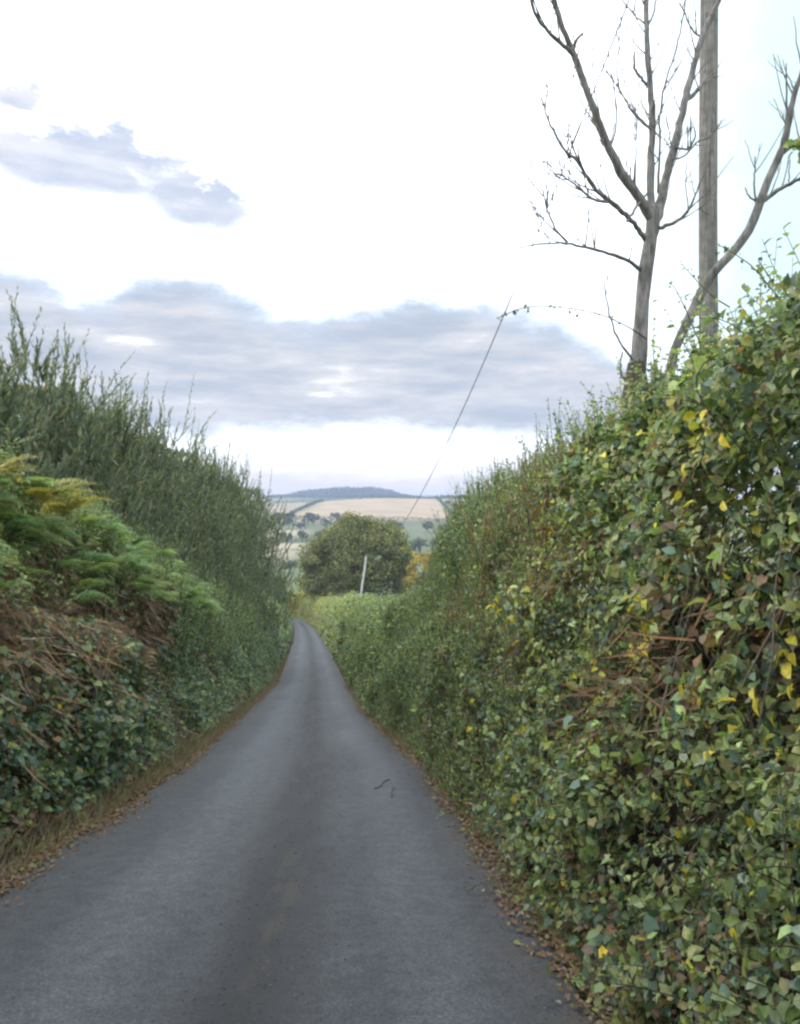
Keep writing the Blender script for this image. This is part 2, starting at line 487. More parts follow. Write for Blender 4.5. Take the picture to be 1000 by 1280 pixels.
# the lane: cambered strip laid on the ground
ry = np.concatenate([np.arange(-28, 40, .4), np.arange(40, 190, 1.0), np.arange(190, 228, .5)])
rl = np.linspace(-1.66, 1.66, 19)
cxr, czr = np.interp(ry, _yy, _cx), np.interp(ry, _yy, _rz)
tx = np.gradient(cxr, ry); nl = np.sqrt(1 + tx ** 2)
jit = (fbm(ry * .9, 3.3) - .5) * .22
jit2 = (fbm(ry * .9, 9.3) - .5) * .22
PX = np.zeros((len(ry), 19)); PY = PX.copy(); PZ = PX.copy()
for j, l in enumerate(rl):
    e = l + (jit * sstep(-l, 1.0, 1.6) + jit2 * sstep(l, 1.0, 1.6))
    PX[:, j] = cxr + e / nl; PY[:, j] = ry - e * tx / nl * np.clip((ry - 150) / 40, 0, 1)
    PZ[:, j] = czr + .03 * (1 - (l / 1.66) ** 2) + .012 * (fbm(ry * .7, l * 1.1, 2.2) - .5)
over = PY > 190
PZ = np.where(over, np.maximum(PZ, ground_z(PX, PY) + .06), PZ)
me = bpy.data.meshes.new("road")
ni, nj = PX.shape
idx = np.arange(ni * nj).reshape(ni, nj)
me.from_pydata(np.stack([PX, PY, PZ], -1).reshape(-1, 3).tolist(), [],
               np.stack([idx[:-1, :-1], idx[:-1, 1:], idx[1:, 1:], idx[1:, :-1]], -1).reshape(-1, 4).tolist())
at = me.attributes.new("lat", 'FLOAT', 'POINT'); at.data.foreach_set("value", np.tile(rl, ni))
me.polygons.foreach_set("use_smooth", np.ones(len(me.polygons), bool))
me.materials.append(ROAD)
tag(link("road", me), kind="structure")

# ------------------------------------------------------------------ leaf shapes (tip along +y, face along +z, length 1)
def fan(outer, cen):
    V = np.array([cen] + outer, float); k = len(outer)
    return V, np.array([[0, 1 + i, 1 + (i + 1) % k] for i in range(k)])
OVAL = fan([(0, 0, 0), (.27, .2, .13), (.31, .55, .10), (0, 1, -.14), (-.31, .55, .14), (-.27, .2, .10)], (0, .45, 0))
IVY = fan([(0, 0, 0), (.38, -.08, .05), (.40, .18, .06), (.46, .46, .02), (.30, .62, .06), (0, 1, -.06),
           (-.30, .62, .06), (-.46, .46, .02), (-.40, .18, .06), (-.38, -.08, .05)], (0, .32, 0))
DIAM = (np.array([(0, 0, 0), (.32, .45, .08), (0, 1, -.04), (-.32, .45, .08)], float), np.array([[0, 1, 2], [0, 2, 3]]))
NARROW = (np.array([(0, 0, 0), (.12, .4, .03), (0, 1, -.05), (-.12, .4, .03)], float), np.array([[0, 1, 2], [0, 2, 3]]))
BLADE = (np.array([(-.02, 0, 0), (.02, 0, 0), (.016, .5, .04), (-.016, .5, .04), (0, 1, .18)], float),
         np.array([[0, 1, 2], [0, 2, 3], [3, 2, 4]]))

G_DARK, G_MID, G_LITE = np.array([.065, .105, .055]), np.array([.165, .22, .085]), np.array([.30, .37, .13])
G_BLUE, OLIVE, YELLOW = np.array([.12, .18, .125]), np.array([.28, .27, .10]), np.array([.58, .48, .05])
BROWN, RUST, STRAW, GREY = np.array([.165, .11, .065]), np.array([.26, .15, .075]), np.array([.36, .29, .20]), np.array([.27, .31, .20])

def pick(w, cols, n):
    """one colour per leaf from weighted palette; w: list of arrays or numbers"""
    W = np.stack([np.broadcast_to(np.asarray(k, float), (n,)) for k in w], 1)
    W = np.cumsum(W / W.sum(1, keepdims=True), 1)
    i = (rng.random(n)[:, None] > W).sum(1).clip(0, len(cols) - 1)
    c_ = np.array(cols)[i]
    return c_ * rng.uniform(.7, 1.35, (n, 1)) * rng.uniform(.92, 1.08, (n, 3))

# ------------------------------------------------------------------ hedge cross-sections
def H_right(y):
    h = np.interp(y, [-6, 3, 5, 8.5, 10.5, 13, 17, 19, 21, 30, 45, 52, 70, 86, 120, 184],
                     [3.15, 3.2, 3.4, 3.72, 3.8, 4.3, 4.2, 3.8, 3.3, 3.4, 3.9, 4.1, 4.4, 4.4, 4.7, 4.6])
    return h + (fbm(y * .55, 40.2) - .5) * .5
def H_left(y):
    h = np.interp(y, [-6, 3, 7, 10, 14, 20, 30, 40, 52, 60, 100, 184], [3.3, 3.3, 3.35, 3.6, 3.95, 3.95, 4.0, 4.3, 4.7, 4.6, 4.3, 4.5])
    return h + (fbm(y * .5, 80.7) - .5) * .45

def hedge_points(side, y, depth_scale, over=1.5, disp_amp=.55, s=None):
    """points of a hedge's leafy skin: returns position, outward normal, height share, depth"""
    n = len(y)
    H = H_right(y) if side > 0 else H_left(y)
    l0, lean = (1.74, .27) if side > 0 else (1.95, .33)
    face = H * math.hypot(1, lean); tot = face + over
    s = rng.random(n) if s is None else s
    s = s * tot
    onf = s < face
    h = np.where(onf, s / math.hypot(1, lean), H + .08 * np.sin((s - face) / over * 3))
    l = l0 + np.where(onf, h * lean, H * lean + (s - face))
    nl_, nh = np.where(onf, -1 / math.hypot(1, lean), -.1), np.where(onf, lean / math.hypot(1, lean), 1.0)
    # rounded shoulder
    sh = np.clip(1 - np.abs(s - face) / .55, 0, 1)
    nl_ = nl_ * (1 - .5 * sh) - .3 * sh; nh = nh * (1 - .5 * sh) + .35 * sh
    d = (fbm(y * .75 + 50 * side, s * .75, oct=2) - .5) * disp_amp * 2.3 + (fbm(y * 2.6, s * 2.6, 7 * side, oct=2) - .5) * disp_amp * 1.1
    foot = np.clip(h / .7, .0, 1)
    depth = rng.exponential(depth_scale, n).clip(0, depth_scale * 4.5)
    off = d * foot - depth * (.35 + .65 * foot) - .22 * sh
    l = l + nl_ * off; hh = np.maximum(h + nh * off, .02)
    cx, rz = lane_x(y), lane_z(y)
    pos = np.stack([cx + side * l, y, rz + hh], 1)
    z_g = ground_z(pos[:, 0], pos[:, 1]) + .03
    pos[:, 2] = np.maximum(pos[:, 2], z_g)
    nrm = norm(np.stack([side * nl_, np.zeros(n), nh], 1))
    return pos, nrm, h / H, depth, d

def leaf_frames(nrm, n, droop=.6, wild=.75):
    """hanging leaves: faces turned outward and up, tips down and out"""
    N = norm(nrm * .6 + np.array([0, 0, .8]) + rng.normal(0, wild * .55, (n, 3)))
    T = norm(nrm * .3 + np.array([0, 0, -droop]) + rng.normal(0, wild, (n, 3)))
    return T, N

def ysample(y0, y1, n, power=1.0):
    """denser towards the near end"""
    u = rng.random(n)
    if power == 1.0: return y0 + (y1 - y0) * u
    return y0 + (y1 - y0) * u ** power

def add_leaves(g, tm, side, y, size, palette, depth=.12, wild=.75, over=1.5, disp=.55, gap=.0, droop=.6):
    pos, nrm, hs, dep, d = hedge_points(side, y, depth, over, disp)
    if gap:
        keep = ~((fbm(y * 1.7 + 9, hs * 6.5, 3.3 * side, oct=2) > gap) & (rng.random(len(y)) < .85) & (hs < .93))
        pos, nrm, hs, dep, d, y = pos[keep], nrm[keep], hs[keep], dep[keep], d[keep], y[keep]
    if side > 0:      # thinned, withered places
        ds = dead_spot(y, hs)
        keep = rng.random(len(y)) > ds * .6
        pos, nrm, hs, dep, d, y, ds = pos[keep], nrm[keep], hs[keep], dep[keep], d[keep], y[keep], ds[keep]
        pos = pos - nrm * (ds * .12)[:, None]
    n = len(y)
    T, N = leaf_frames(nrm, n, droop, wild)
    near = np.interp(np.hypot(pos[:, 0], pos[:, 1]), [1.5, 4.5], [.5, 1.0])
    near = near * (.62 + .85 * fbm(pos[:, 1] * .9 + 21, pos[:, 2] * .9, 2.0, oct=2))
    g.scatter(tm, pos, T, N, size * near * rng.uniform(.55, 1.35, n), palette(y, hs, pos, n))
    return pos

def stems(g, side, y0, y1, n, rad, lo=.1, hi=1.0, col=(.07, .055, .04), inset=.28, K=7):
    """woody stems climbing inside a hedge"""
    y = rng.uniform(y0, y1, n); dy = rng.normal(0, .25, n)
    s0 = rng.uniform(0, .45, n); s1 = s0 + rng.uniform(.2, .6, n)
    P = np.zeros((n, K, 3))
    for k in range(K):
        t = k / (K - 1)
        H = H_right(y) if side > 0 else H_left(y)
        lean = .27 if side > 0 else .33
        l0 = 1.74 if side > 0 else 1.95
        h = H * np.clip(s0 + (s1 - s0) * t, lo, hi)
        yy = y + dy * t * 2 + .1 * np.sin(t * 7 + y * 9)
        l = l0 + h * lean + inset * rng.uniform(.4, 1.3, n) + .08 * np.sin(t * 5 + y * 13)
        P[:, k] = np.stack([lane_x(yy) + side * l, yy, lane_z(yy) + h], 1)
        P[:, k, 2] = np.maximum(P[:, k, 2], ground_z(P[:, k, 0], P[:, k, 1]) - .02)
    r = rad * rng.uniform(.5, 1.5, (n, 1)) * np.linspace(1, .5, K)[None]
    c_ = np.array(col)[None] * rng.uniform(.7, 1.5, (n, 1))
    g.tubes(P, r, c_, 4)

def shoots(gl, gs, base, direc, L, n_leaf, tm, size, colf, bend=None, stem_col=(.09, .10, .04), rad=.004, up=.7, K=5, start=.12, taper=.5):
    """upright shoots with leaves set around the stem"""
    S = len(base)
    direc = norm(direc)
    bend = rng.normal(0, .12, (S, 3)) if bend is None else bend
    tk = np.linspace(0, 1, K)
    P = base[:, None] + L[:, None, None] * (direc[:, None] * tk[None, :, None] + bend[:, None] * (tk ** 2)[None, :, None])
    gs.tubes(P, rad * np.linspace(1, .35, K)[None].repeat(S, 0) * (L[:, None] / L.mean()).clip(.5, 1.6), np.array(stem_col)[None].repeat(S, 0) * rng.uniform(.7, 1.4, (S, 1)), 3)
    t = (start + (1 - start) * (np.arange(n_leaf)[None] + rng.random((S, n_leaf))) / n_leaf)
    pos = base[:, None] + L[:, None, None] * (direc[:, None] * t[..., None] + bend[:, None] * (t ** 2)[..., None])
    ax = norm(direc[:, None] + 2 * bend[:, None] * t[..., None])
    r = norm(rng.normal(0, 1, (S, n_leaf, 3)))
    r = norm(r - (r * ax).sum(-1, keepdims=True) * ax)
    T = norm(ax * up + r * (1 - up) * 1.6 + rng.normal(0, .12, r.shape))
    N = norm(ax - r * .4 + rng.normal(0, .35, r.shape))
    sz = size * rng.uniform(.6, 1.3, t.shape) * (1 - taper * t)
    n = S * n_leaf
    gl.scatter(tm, pos.reshape(-1, 3), T.reshape(-1, 3), N.reshape(-1, 3), sz.ravel(), colf(n, t.ravel()))

# ------------------------------------------------------------------ hedges on both sides
def new_hedge(name, y, side, label, cat="hedge", group=None):
    x = float(lane_x(y)) + side * 2.6
    return empty(name, (x, y, float(ground_z(x, y))), label, cat, group)
def finish(root, g, name, mat, kind=None, smooth=False):
    o = g.build(name, mat, None, smooth, kind)
    place(o, root, root.location)
    return o

DEAD_SPOTS = ((3.8, .44, .4, .12), (4.5, .38, .3, .08), (6.3, .62, .45, .09), (8.4, .86, .8, .14), (5.2, .28, .35, .08), (7.4, .45, .5, .1))
def dead_spot(y, hs):
    o = np.zeros(len(y))
    for y0, h0, ry0, rh0 in DEAD_SPOTS:
        o = np.maximum(o, np.exp(-((y - y0) / ry0) ** 2 - ((hs - h0) / rh0) ** 2))
    return o
# palettes: y along the lane, hs height share
def pal_right_near(y, hs, pos, n):
    p1 = fbm(y * .8 + 3, hs * 3 + 1.0, oct=2); p2 = fbm(y * 1.1 + 31, hs * 3.7, oct=2); p3 = fbm(y * .7 + 77, hs * 3.0, oct=2)
    dead = sstep(p2, .57, .68)
    dead = np.maximum(dead, 2.2 * dead_spot(y, hs))
    lite = sstep(p1, .45, .65); yel = sstep(p3, .58, .72)
    foot = 1 - sstep(hs, .06, .2)
    dead = np.maximum(dead * 1.6, foot * 1.3); dry = sstep(y, 6.5, 8.5) * .5
    dead = dead + dry
    return pick([.15 + .25 * (1 - lite) + foot, .8, .75 * lite + .22, .35 + .3 * (1 - hs), .4 + .3 * lite, .015 + .06 * yel, .06 + .8 * dead, .03 + .3 * dead, .22],
                [G_DARK, G_MID, G_LITE, G_BLUE, OLIVE, YELLOW, BROWN, RUST, GREY], n)
def pal_right_mid(y, hs, pos, n):
    p1 = fbm(y * .5 + 3, hs * 3 + 1.0, oct=2); dead = sstep(8.2 - np.abs(y - 9.6) * 2.2, 3.2, 8.0) * .8 + .8 * (1 - sstep(hs, .05, .2))
    return pick([.2 * (1 - hs) + .05, 1, .9 * hs + .3, .7, .35, .02, .06 + .6 * dead, .04 + .5 * dead, .2],
                [G_DARK, G_MID, G_LITE, G_BLUE, OLIVE, YELLOW, BROWN, RUST, GREY], n)
def pal_right_far(y, hs, pos, n):
    lite = sstep(hs, .3, .95)
    ye = sstep(y, 50, 75) + 4 * sstep(y, 85, 140)
    return pick([.35 * (1 - lite), .9, .2 + .7 * lite, .4, .25 + .5 * ye, .03 + .08 * ye, .12],
                [G_DARK, G_MID, G_LITE, G_BLUE, OLIVE, YELLOW, BROWN], n)
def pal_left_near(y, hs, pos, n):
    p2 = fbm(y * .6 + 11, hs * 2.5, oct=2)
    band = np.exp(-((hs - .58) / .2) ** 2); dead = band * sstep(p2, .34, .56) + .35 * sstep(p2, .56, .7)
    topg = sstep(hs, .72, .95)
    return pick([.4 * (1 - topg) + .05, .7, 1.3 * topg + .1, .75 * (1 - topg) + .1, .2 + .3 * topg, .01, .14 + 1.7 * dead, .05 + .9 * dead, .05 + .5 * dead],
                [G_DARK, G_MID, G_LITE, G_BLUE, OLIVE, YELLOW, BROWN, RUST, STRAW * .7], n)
def pal_left_mid(y, hs, pos, n):
    p2 = fbm(y * .35 + 11, hs * 2.5, oct=2); dead = sstep(p2, .55, .7) * (1 - sstep(y, 24, 34))
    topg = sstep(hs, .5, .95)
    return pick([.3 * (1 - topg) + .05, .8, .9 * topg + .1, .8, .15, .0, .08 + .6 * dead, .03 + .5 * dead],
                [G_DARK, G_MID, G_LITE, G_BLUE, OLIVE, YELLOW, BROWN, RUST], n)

# --- right, close to the lane: ivy, bramble
hr1 = new_hedge("ivy_hedge", 5.0, 1, "tall ivy and bramble hedge with yellow leaves and brown patches below the bare trees")
g = Geo()
add_leaves(g, IVY, 1, np.concatenate([ysample(-4, 1.5, 7000), ysample(1.5, 9.6, 44000, 1.5)]), .056, pal_right_near, .10, gap=.57, droop=.7)
add_leaves(g, OVAL, 1, np.concatenate([ysample(-4, 1.5, 7000), ysample(1.5, 9.6, 52000)]), .047, pal_right_near, .16, gap=.57, droop=.5)
add_leaves(g, DIAM, 1, ysample(-4, 9.6, 26000), .07, pal_right_near, .42, wild=1.0)
n = 1900
y = ysample(1.8, 9.8, n); pos, nrm, hs, dep, d = hedge_points(1, y, .04)
keep = dead_spot(y, hs) < .3; pos, nrm = pos[keep], nrm[keep]; n = len(pos)
gsp = Geo()
di = nrm * .8 + np.array([0, 0, .35]) + rng.normal(0, .55, (n, 3))
bd = np.array([0, 0, -.35]) + rng.normal(0, .15, (n, 3))
sprc = lambda k, t: pick([.2, 1, .8, .3, .6, .04, .1, .2], [G_DARK, G_MID, G_LITE, G_BLUE, OLIVE, YELLOW, BROWN, GREY], k)
shoots(g, gsp, pos - nrm * .1, di, rng.uniform(.2, .5, n), 13, OVAL, .062, sprc, bend=bd, rad=.003, up=.4, taper=.3)
n = 260
y = ysample(3.0, 9.8, n); pos, nrm, hs, dep, d = hedge_points(1, y, .04, s=rng.uniform(.66, .9, n))
shoots(g, gsp, pos - np.array([0, 0, .1]), np.array([-.15, 0, 1.]) + rng.normal(0, .3, (n, 3)), rng.uniform(.25, .6, n), 14, OVAL, .06, sprc, rad=.003, up=.45, taper=.3)
n = 1500
y = ysample(6.2, 10, n); pos, nrm, hs, dep, d = hedge_points(1, y, .05)
keep = rng.random(n) < sstep(y, 6.0, 8.0) * .8 + .2
pos, nrm = pos[keep], nrm[keep]; n = len(pos)
shoots(g, gsp, pos - np.array([0, 0, .2]), np.array([0, 0, 1.]) + nrm * .3 + rng.normal(0, .16, (n, 3)), rng.uniform(.25, .6, n), 14, NARROW, .075,
       lambda k, t: pick([.1, 1, .9, .4, .7, .25, .25], [G_DARK, G_MID, G_LITE, G_BLUE, OLIVE, BROWN, STRAW * .8], k), rad=.003)
# clusters of turned yellow leaves
for yc, sc_ in ((8.0, .6), (7.2, .5), (4.3, .34), (3.6, .5), (5.5, .62), (6.4, .36), (3.1, .3), (4.9, .2)):
    k = 26; y = rng.normal(yc, .13, k); pos, nrm, hs, dep, d = hedge_points(1, y, .01, s=np.clip(rng.normal(sc_, .03, k), .02, .9))
    T, N = leaf_frames(nrm, k, .7, .6)
    g.scatter(OVAL, pos + nrm * .05, T, N, rng.uniform(.04, .085, k), pick([1, .8, .6], [YELLOW, YELLOW * .75, np.array([.36, .38, .06])], k))
finish(hr1, g, "foliage", LEAF, "stuff", True)
finish(hr1, gsp, "stem", BARK_DARK, "stuff")
g = Geo()
stems(g, 1, -3, 9.6, 300, .007, col=(.10, .085, .06))
for y0, h0, ry0, rh0 in DEAD_SPOTS:
    k = 110; y = rng.normal(y0, ry0 * .6, k); Hs = H_right(y) * 1.036
    pos, nrm, hs, dep, d = hedge_points(1, y, .05, s=np.clip(rng.normal(h0, rh0 * .6, k) * Hs / (Hs + 1.5), .02, .9))
    g.scatter(BLADE, pos - nrm * .03, norm(nrm * .3 + np.array([0, 0, -.5]) + rng.normal(0, .6, (k, 3))), nrm + rng.normal(0, .3, (k, 3)), rng.uniform(.12, .35, k), pick([1, .8, .2], [BROWN * .7, RUST * .7, STRAW * .6], k))
stems(g, 1, -3, 9.6, 60, .0025, inset=.04, col=(.14, .12, .09))
finish(hr1, g, "stem", DRY, "stuff")

# the leaves that show largest, one by one
lv_cols = [G_MID, G_MID * 1.25, G_LITE, G_LITE * .8, G_BLUE, G_BLUE * 1.3, OLIVE, YELLOW, G_DARK * 1.3, BROWN * 1.5, np.array([.30, .30, .05])]
lv_w = np.array([.22, .17, .16, .13, .1, .07, .08, .02, .06, .01, .03]); lv_w /= lv_w.sum()
def leaf_mesh(tm, col, nm):
    gg = Geo(); gg.add(tm[0], tm[1], col); return gg.mesh(nm, LEAF, True)
LV = [[leaf_mesh(t, c_, "leaf") for c_ in lv_cols] for t in (IVY, OVAL)]
def single_leaves(root, side, y, size, shapes=(0, 1), w=lv_w, bias=.05):
    n = len(y)
    pos, nrm, hs, dep, d = hedge_points(side, y, .012)
    pos = pos + nrm * bias
    if side > 0: pos = pos - nrm * (dead_spot(y, hs) > .3)[:, None] * .12
    T, N = leaf_frames(nrm, n, .7, .55)
    T = norm(T); N = norm(N - (N * T).sum(-1, keepdims=True) * T); X = np.cross(T, N)
    ci = rng.choice(len(lv_cols), n, p=w)
    for k in range(n):
        o = bpy.data.objects.new("leaf", LV[shapes[k % len(shapes)]][ci[k]]); COL.objects.link(o)
        s = size * rng.uniform(.75, 1.3) * float(np.interp(np.hypot(pos[k][0], pos[k][1]), [1.5, 4.5], [.55, 1.0]))
        M = Matrix.Identity(4)
        for r_ in range(3):
            M[r_][0], M[r_][1], M[r_][2] = X[k][r_] * s, T[k][r_] * s, N[k][r_] * s
            M[r_][3] = pos[k][r_] - root.location[r_]
        o.parent = root; o.matrix_local = M
single_leaves(hr1, 1, ysample(2.5, 6.5, 298), .07)

# --- right, further: tall green growth
hr2 = new_hedge("tall_hedge", 14, 1, "tall soft green hedge sloping down from the bare trees to the clipped hedge")
g, gs = Geo(), Geo()
add_leaves(g, OVAL, 1, ysample(9.6, 20.5, 40000, 1.3), .05, pal_right_mid, .13, gap=.64, droop=.5)
add_leaves(g, DIAM, 1, ysample(9.6, 20.5, 22000), .085, pal_right_mid, .38, wild=1.0)
# upright soft shoots all over the face and the top
n = 4600
y = ysample(9.6, 20.5, n); pos, nrm, hs, dep, d = hedge_points(1, y, .06)
colf = lambda k, t: pick([.12, 1, 1.0, .6, .35, .08], [G_DARK, G_MID, G_LITE, G_BLUE * 1.25, OLIVE, STRAW * .8], k)
shoots(g, gs, pos - np.array([0, 0, .15]), np.array([0, 0, 1.]) + nrm * .25 + rng.normal(0, .15, (n, 3)), rng.uniform(.25, .6, n), 12, NARROW, .085, colf, rad=.003)
n = 420
y = ysample(10, 20.5, n); pos, nrm, hs, dep, d = hedge_points(1, y, .05, s=rng.uniform(.78, .95, n))
shoots(g, gs, pos - np.array([0, 0, .2]), np.array([0, 0, 1.]) + rng.normal(0, .12, (n, 3)), rng.uniform(.4, .9, n), 22, DIAM, .065, colf, rad=.0035, up=.55)
finish(hr2, g, "foliage", LEAF, "stuff", True)
stems(gs, 1, 9.6, 20.5, 120, .008)
finish(hr2, gs, "stem", BARK_DARK, "stuff")

hr3 = new_hedge("clipped_hedge", 34, 1, "bright green clipped hedge hiding the foot of the pale leaning pole")
g = Geo()
add_leaves(g, OVAL, 1, ysample(20.3, 54, 34000, 1.3), .085, pal_right_far, .12, disp=.4)
add_leaves(g, DIAM, 1, ysample(20.3, 54, 34000, 1.3), .10, pal_right_far, .30, disp=.4, wild=.9)
finish(hr3, g, "foliage", LEAF, "stuff", True)
gs = Geo(); stems(gs, 1, 20.4, 54, 120, .012); finish(hr3, gs, "stem", BARK_DARK, "stuff")

hr4 = new_hedge("roadside_hedge", 110, 1, "olive green hedge along the lane running up to the round oak tree")
g = Geo()
add_leaves(g, DIAM, 1, ysample(53.5, 183, 46000, 1.5), .22, pal_right_far, .28, disp=.6, wild=.9)
finish(hr4, g, "foliage", LEAF, "stuff", True)
gs = Geo(); stems(gs, 1, 54, 180, 120, .02); finish(hr4, gs, "stem", BARK_DARK, "stuff")

# --- left
hl1 = new_hedge("ivy_bank_hedge", 7, -1, "fern-topped hedge bank of dark ivy and rusty dead growth facing the bare trees")
g = Geo()
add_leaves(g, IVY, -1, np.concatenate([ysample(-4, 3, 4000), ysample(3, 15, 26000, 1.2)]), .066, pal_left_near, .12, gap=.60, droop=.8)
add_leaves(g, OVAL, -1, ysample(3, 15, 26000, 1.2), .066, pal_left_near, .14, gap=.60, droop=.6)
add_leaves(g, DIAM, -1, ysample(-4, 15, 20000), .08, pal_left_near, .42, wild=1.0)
n = 1500
y = ysample(3.5, 15, n); pos, nrm, hs, dep, d = hedge_points(-1, y, .04, s=rng.uniform(.42, .85, n))
gsp = Geo()
shoots(g, gsp, pos - nrm * .08, nrm * .5 + np.array([0, 0, .9]) + rng.normal(0, .3, (n, 3)), rng.uniform(.2, .5, n), 14, OVAL, .07,
       lambda k, t: pick([.05, .8, 1.5, .4, .5], [G_DARK, G_MID, G_LITE, G_BLUE * 1.3, OLIVE], k), rad=.003, up=.4, taper=.4)
finish(hl1, g, "foliage", LEAF, "stuff", True)
finish(hl1, gsp, "stem", BARK_DARK, "stuff")
g = Geo()
# hanging dead stalks and grass
n = 4200
y = ysample(2.5, 15, n); s_ = np.clip(rng.normal(.46, .13, n), .05, .85)
pos, nrm, hs, dep, d = hedge_points(-1, y, .08, s=s_)
keep = fbm(y * .6 + 11, hs * 2.5, oct=2) > .44; pos, nrm = pos[keep], nrm[keep]; n = len(pos)
g.scatter(BLADE, pos, norm(nrm * .5 + np.array([0, 0, -.8]) + rng.normal(0, .35, (n, 3))), nrm + rng.normal(0, .3, (n, 3)), rng.uniform(.2, .5, n), pick([1, .7, .5], [BROWN, RUST, STRAW * .8], n))
stems(g, -1, -3, 15, 260, .006, col=(.12, .08, .05))
finish(hl1, g, "stem", DRY, "stuff")
single_leaves(hl1, -1, ysample(4.6, 9.0, 150), .085, w=np.array([.2, .1, .04, .06, .25, .2, .03, 0, .1, .02, 0]) , bias=.04)

hl2 = new_hedge("field_hedge", 30, -1, "grey green hedge under the feathery trees narrowing along the lane")
g, gs = Geo(), Geo()
add_leaves(g, OVAL, -1, ysample(14.6, 54, 40000, 1.35), .085, pal_left_mid, .13, disp=.5)
add_leaves(g, DIAM, -1, ysample(14.6, 54, 34000, 1.35), .10, pal_left_mid, .32, disp=.5, wild=.9)
n = 1500
y = ysample(14.6, 40, n, 1.3); pos, nrm, hs, dep, d = hedge_points(-1, y, .06, s=rng.uniform(.3, .95, n))
colf2 = lambda k, t: pick([.2, 1, .6, .7, .2], [G_DARK, G_MID, G_LITE, G_BLUE, OLIVE], k)
shoots(g, gs, pos - np.array([0, 0, .2]), np.array([0, 0, 1.]) + nrm * .3 + rng.normal(0, .15, (n, 3)), rng.uniform(.4, .9, n), 12, NARROW, .12, colf2, rad=.004)
finish(hl2, g, "foliage", LEAF, "stuff", True)
stems(gs, -1, 14.6, 54, 140, .012); finish(hl2, gs, "stem", BARK_DARK, "stuff")

hl3 = new_hedge("lane_hedge", 110, -1, "low green hedge beyond the feathery trees at the dip of the lane")
g = Geo()
add_leaves(g, DIAM, -1, ysample(53.5, 180, 26000, 1.5), .22, pal_left_mid, .28, disp=.6, wild=.9)
finish(hl3, g, "foliage", LEAF, "stuff", True)
gs = Geo(); stems(gs, -1, 54, 178, 100, .02); finish(hl3, gs, "stem", BARK_DARK, "stuff")

# --- yellow-green hedge across the bend at the bottom
def box_hedge(name, p0, p1, h, w, n, size, cols, wts, label, cat="hedge", group=None, lumps=.8):
    p0, p1 = np.array(p0, float), np.array(p1, float)
    mid = (p0 + p1) / 2
    root = empty(name, (mid[0], mid[1], float(ground_z(*mid))), label, cat, group)
    t = rng.random(n); ax = norm(p1 - p0); pr = np.array([-ax[1], ax[0]])
    L = np.linalg.norm(p1 - p0)
    u = rng.uniform(-1, 1, n); v = rng.random(n) ** .8
    hh = h * (1 + (fbm(t * L / (h * .9), 4.4 + p0[0], oct=2) - .5) * lumps)
    ww = w / 2 * np.sqrt(np.clip(1 - (v * .9) ** 2.5, 0.05, 1)) * (1 + (fbm(t * L / h, v * 2, 2.2) - .5) * lumps)
    xy = p0 + (p1 - p0) * t[:, None] + pr * (u * ww)[:, None]
    z = ground_z(xy[:, 0], xy[:, 1]) + v * hh
    pos = np.column_stack([xy, z])
    N = norm(np.column_stack([pr[0] * u, pr[1] * u, v * .9 + .1]) + rng.normal(0, .45, (n, 3)))
    T = norm(rng.normal(0, .8, (n, 3)) + np.array([0, 0, -.3]))
    gg = Geo(); gg.scatter(DIAM, pos, T, N, size * rng.uniform(.6, 1.4, n), pick(wts, cols, n))
    finish(root, gg, "foliage", LEAF, "stuff", True)
    m = max(3, int(L / 3)); tt = (np.arange(m) + .5) / m
    b = p0 + (p1 - p0) * tt[:, None]; zb = ground_z(b[:, 0], b[:, 1])
    P = np.stack([np.column_stack([b, zb - .1 + k / 3 * h * .7]) for k in range(4)], 1)
    gg = Geo(); gg.tubes(P, np.full((m, 4), .05 * h / 4), np.array([.08, .06, .045]), 5)
    finish(root, gg, "stem", BARK_DARK, "stuff")
    return root
box_hedge("bend_hedge", (-35, 193.5), (-14.5, 184.5), 6.2, 3.4, 16000, .34, [YELLOW * .8, np.array([.38, .34, .06]), OLIVE * 1.4, G_MID], [.7, .8, .5, .15],
          "yellowing hedge across the foot of the lane where it turns away")

# ------------------------------------------------------------------ bracken ferns on the bank
def frond_mesh(kind, seed, col, col2, mat):
    r = np.random.default_rng(seed); gg = Geo()
    K = 12; t = np.linspace(0, 1, K)
    arch = r.uniform(.35, .6)
    P = np.stack([.06 * np.sin(t * 3 + seed), t * (1 - .18 * t), arch * t - (arch + .28) * t ** 2.2], 1)
    gg.tubes(P[None], np.linspace(.011, .003, K)[None], np.array(col2), 4)
    for i in range(3, K):
        tt = t[i]; ln = .36 * (1 - tt) ** .75 * (sstep(tt, .08, .3) * .6 + .4) + .03
        for sd_ in (-1, 1):
            d = norm(np.array([sd_ * 1.0, .38, -.12 + r.normal(0, .12)]))
            m = 9
            q = np.linspace(.06, 1, m)
            pp = P[i] + d * (ln * q)[:, None] + np.array([0, 0, -.25]) * (ln * q ** 2)[:, None]
            for s2 in (-1, 1):
                fwd = norm(np.cross(d, [0, 0, 1.]) * s2)
                T = np.tile(fwd * .9 + d * .55, (m, 1)) + r.normal(0, .12, (m, 3))
                N = np.tile(np.array([0, 0, 1.]), (m, 1)) + r.normal(0, .25, (m, 3))
                cc = np.array(col)[None] * r.uniform(.75, 1.3, (m, 1))
                gg.scatter(DIAM, pp, T, N, .105 * ln / .36 * (1 - q * .75) + .012, cc)
    return gg.mesh("frond", mat)
FG = [frond_mesh('g', k, c_, OLIVE, LEAF) for k, c_ in enumerate([np.array([.24, .34, .14]), np.array([.28, .36, .15]), np.array([.20, .32, .16]), np.array([.30, .35, .14])])]
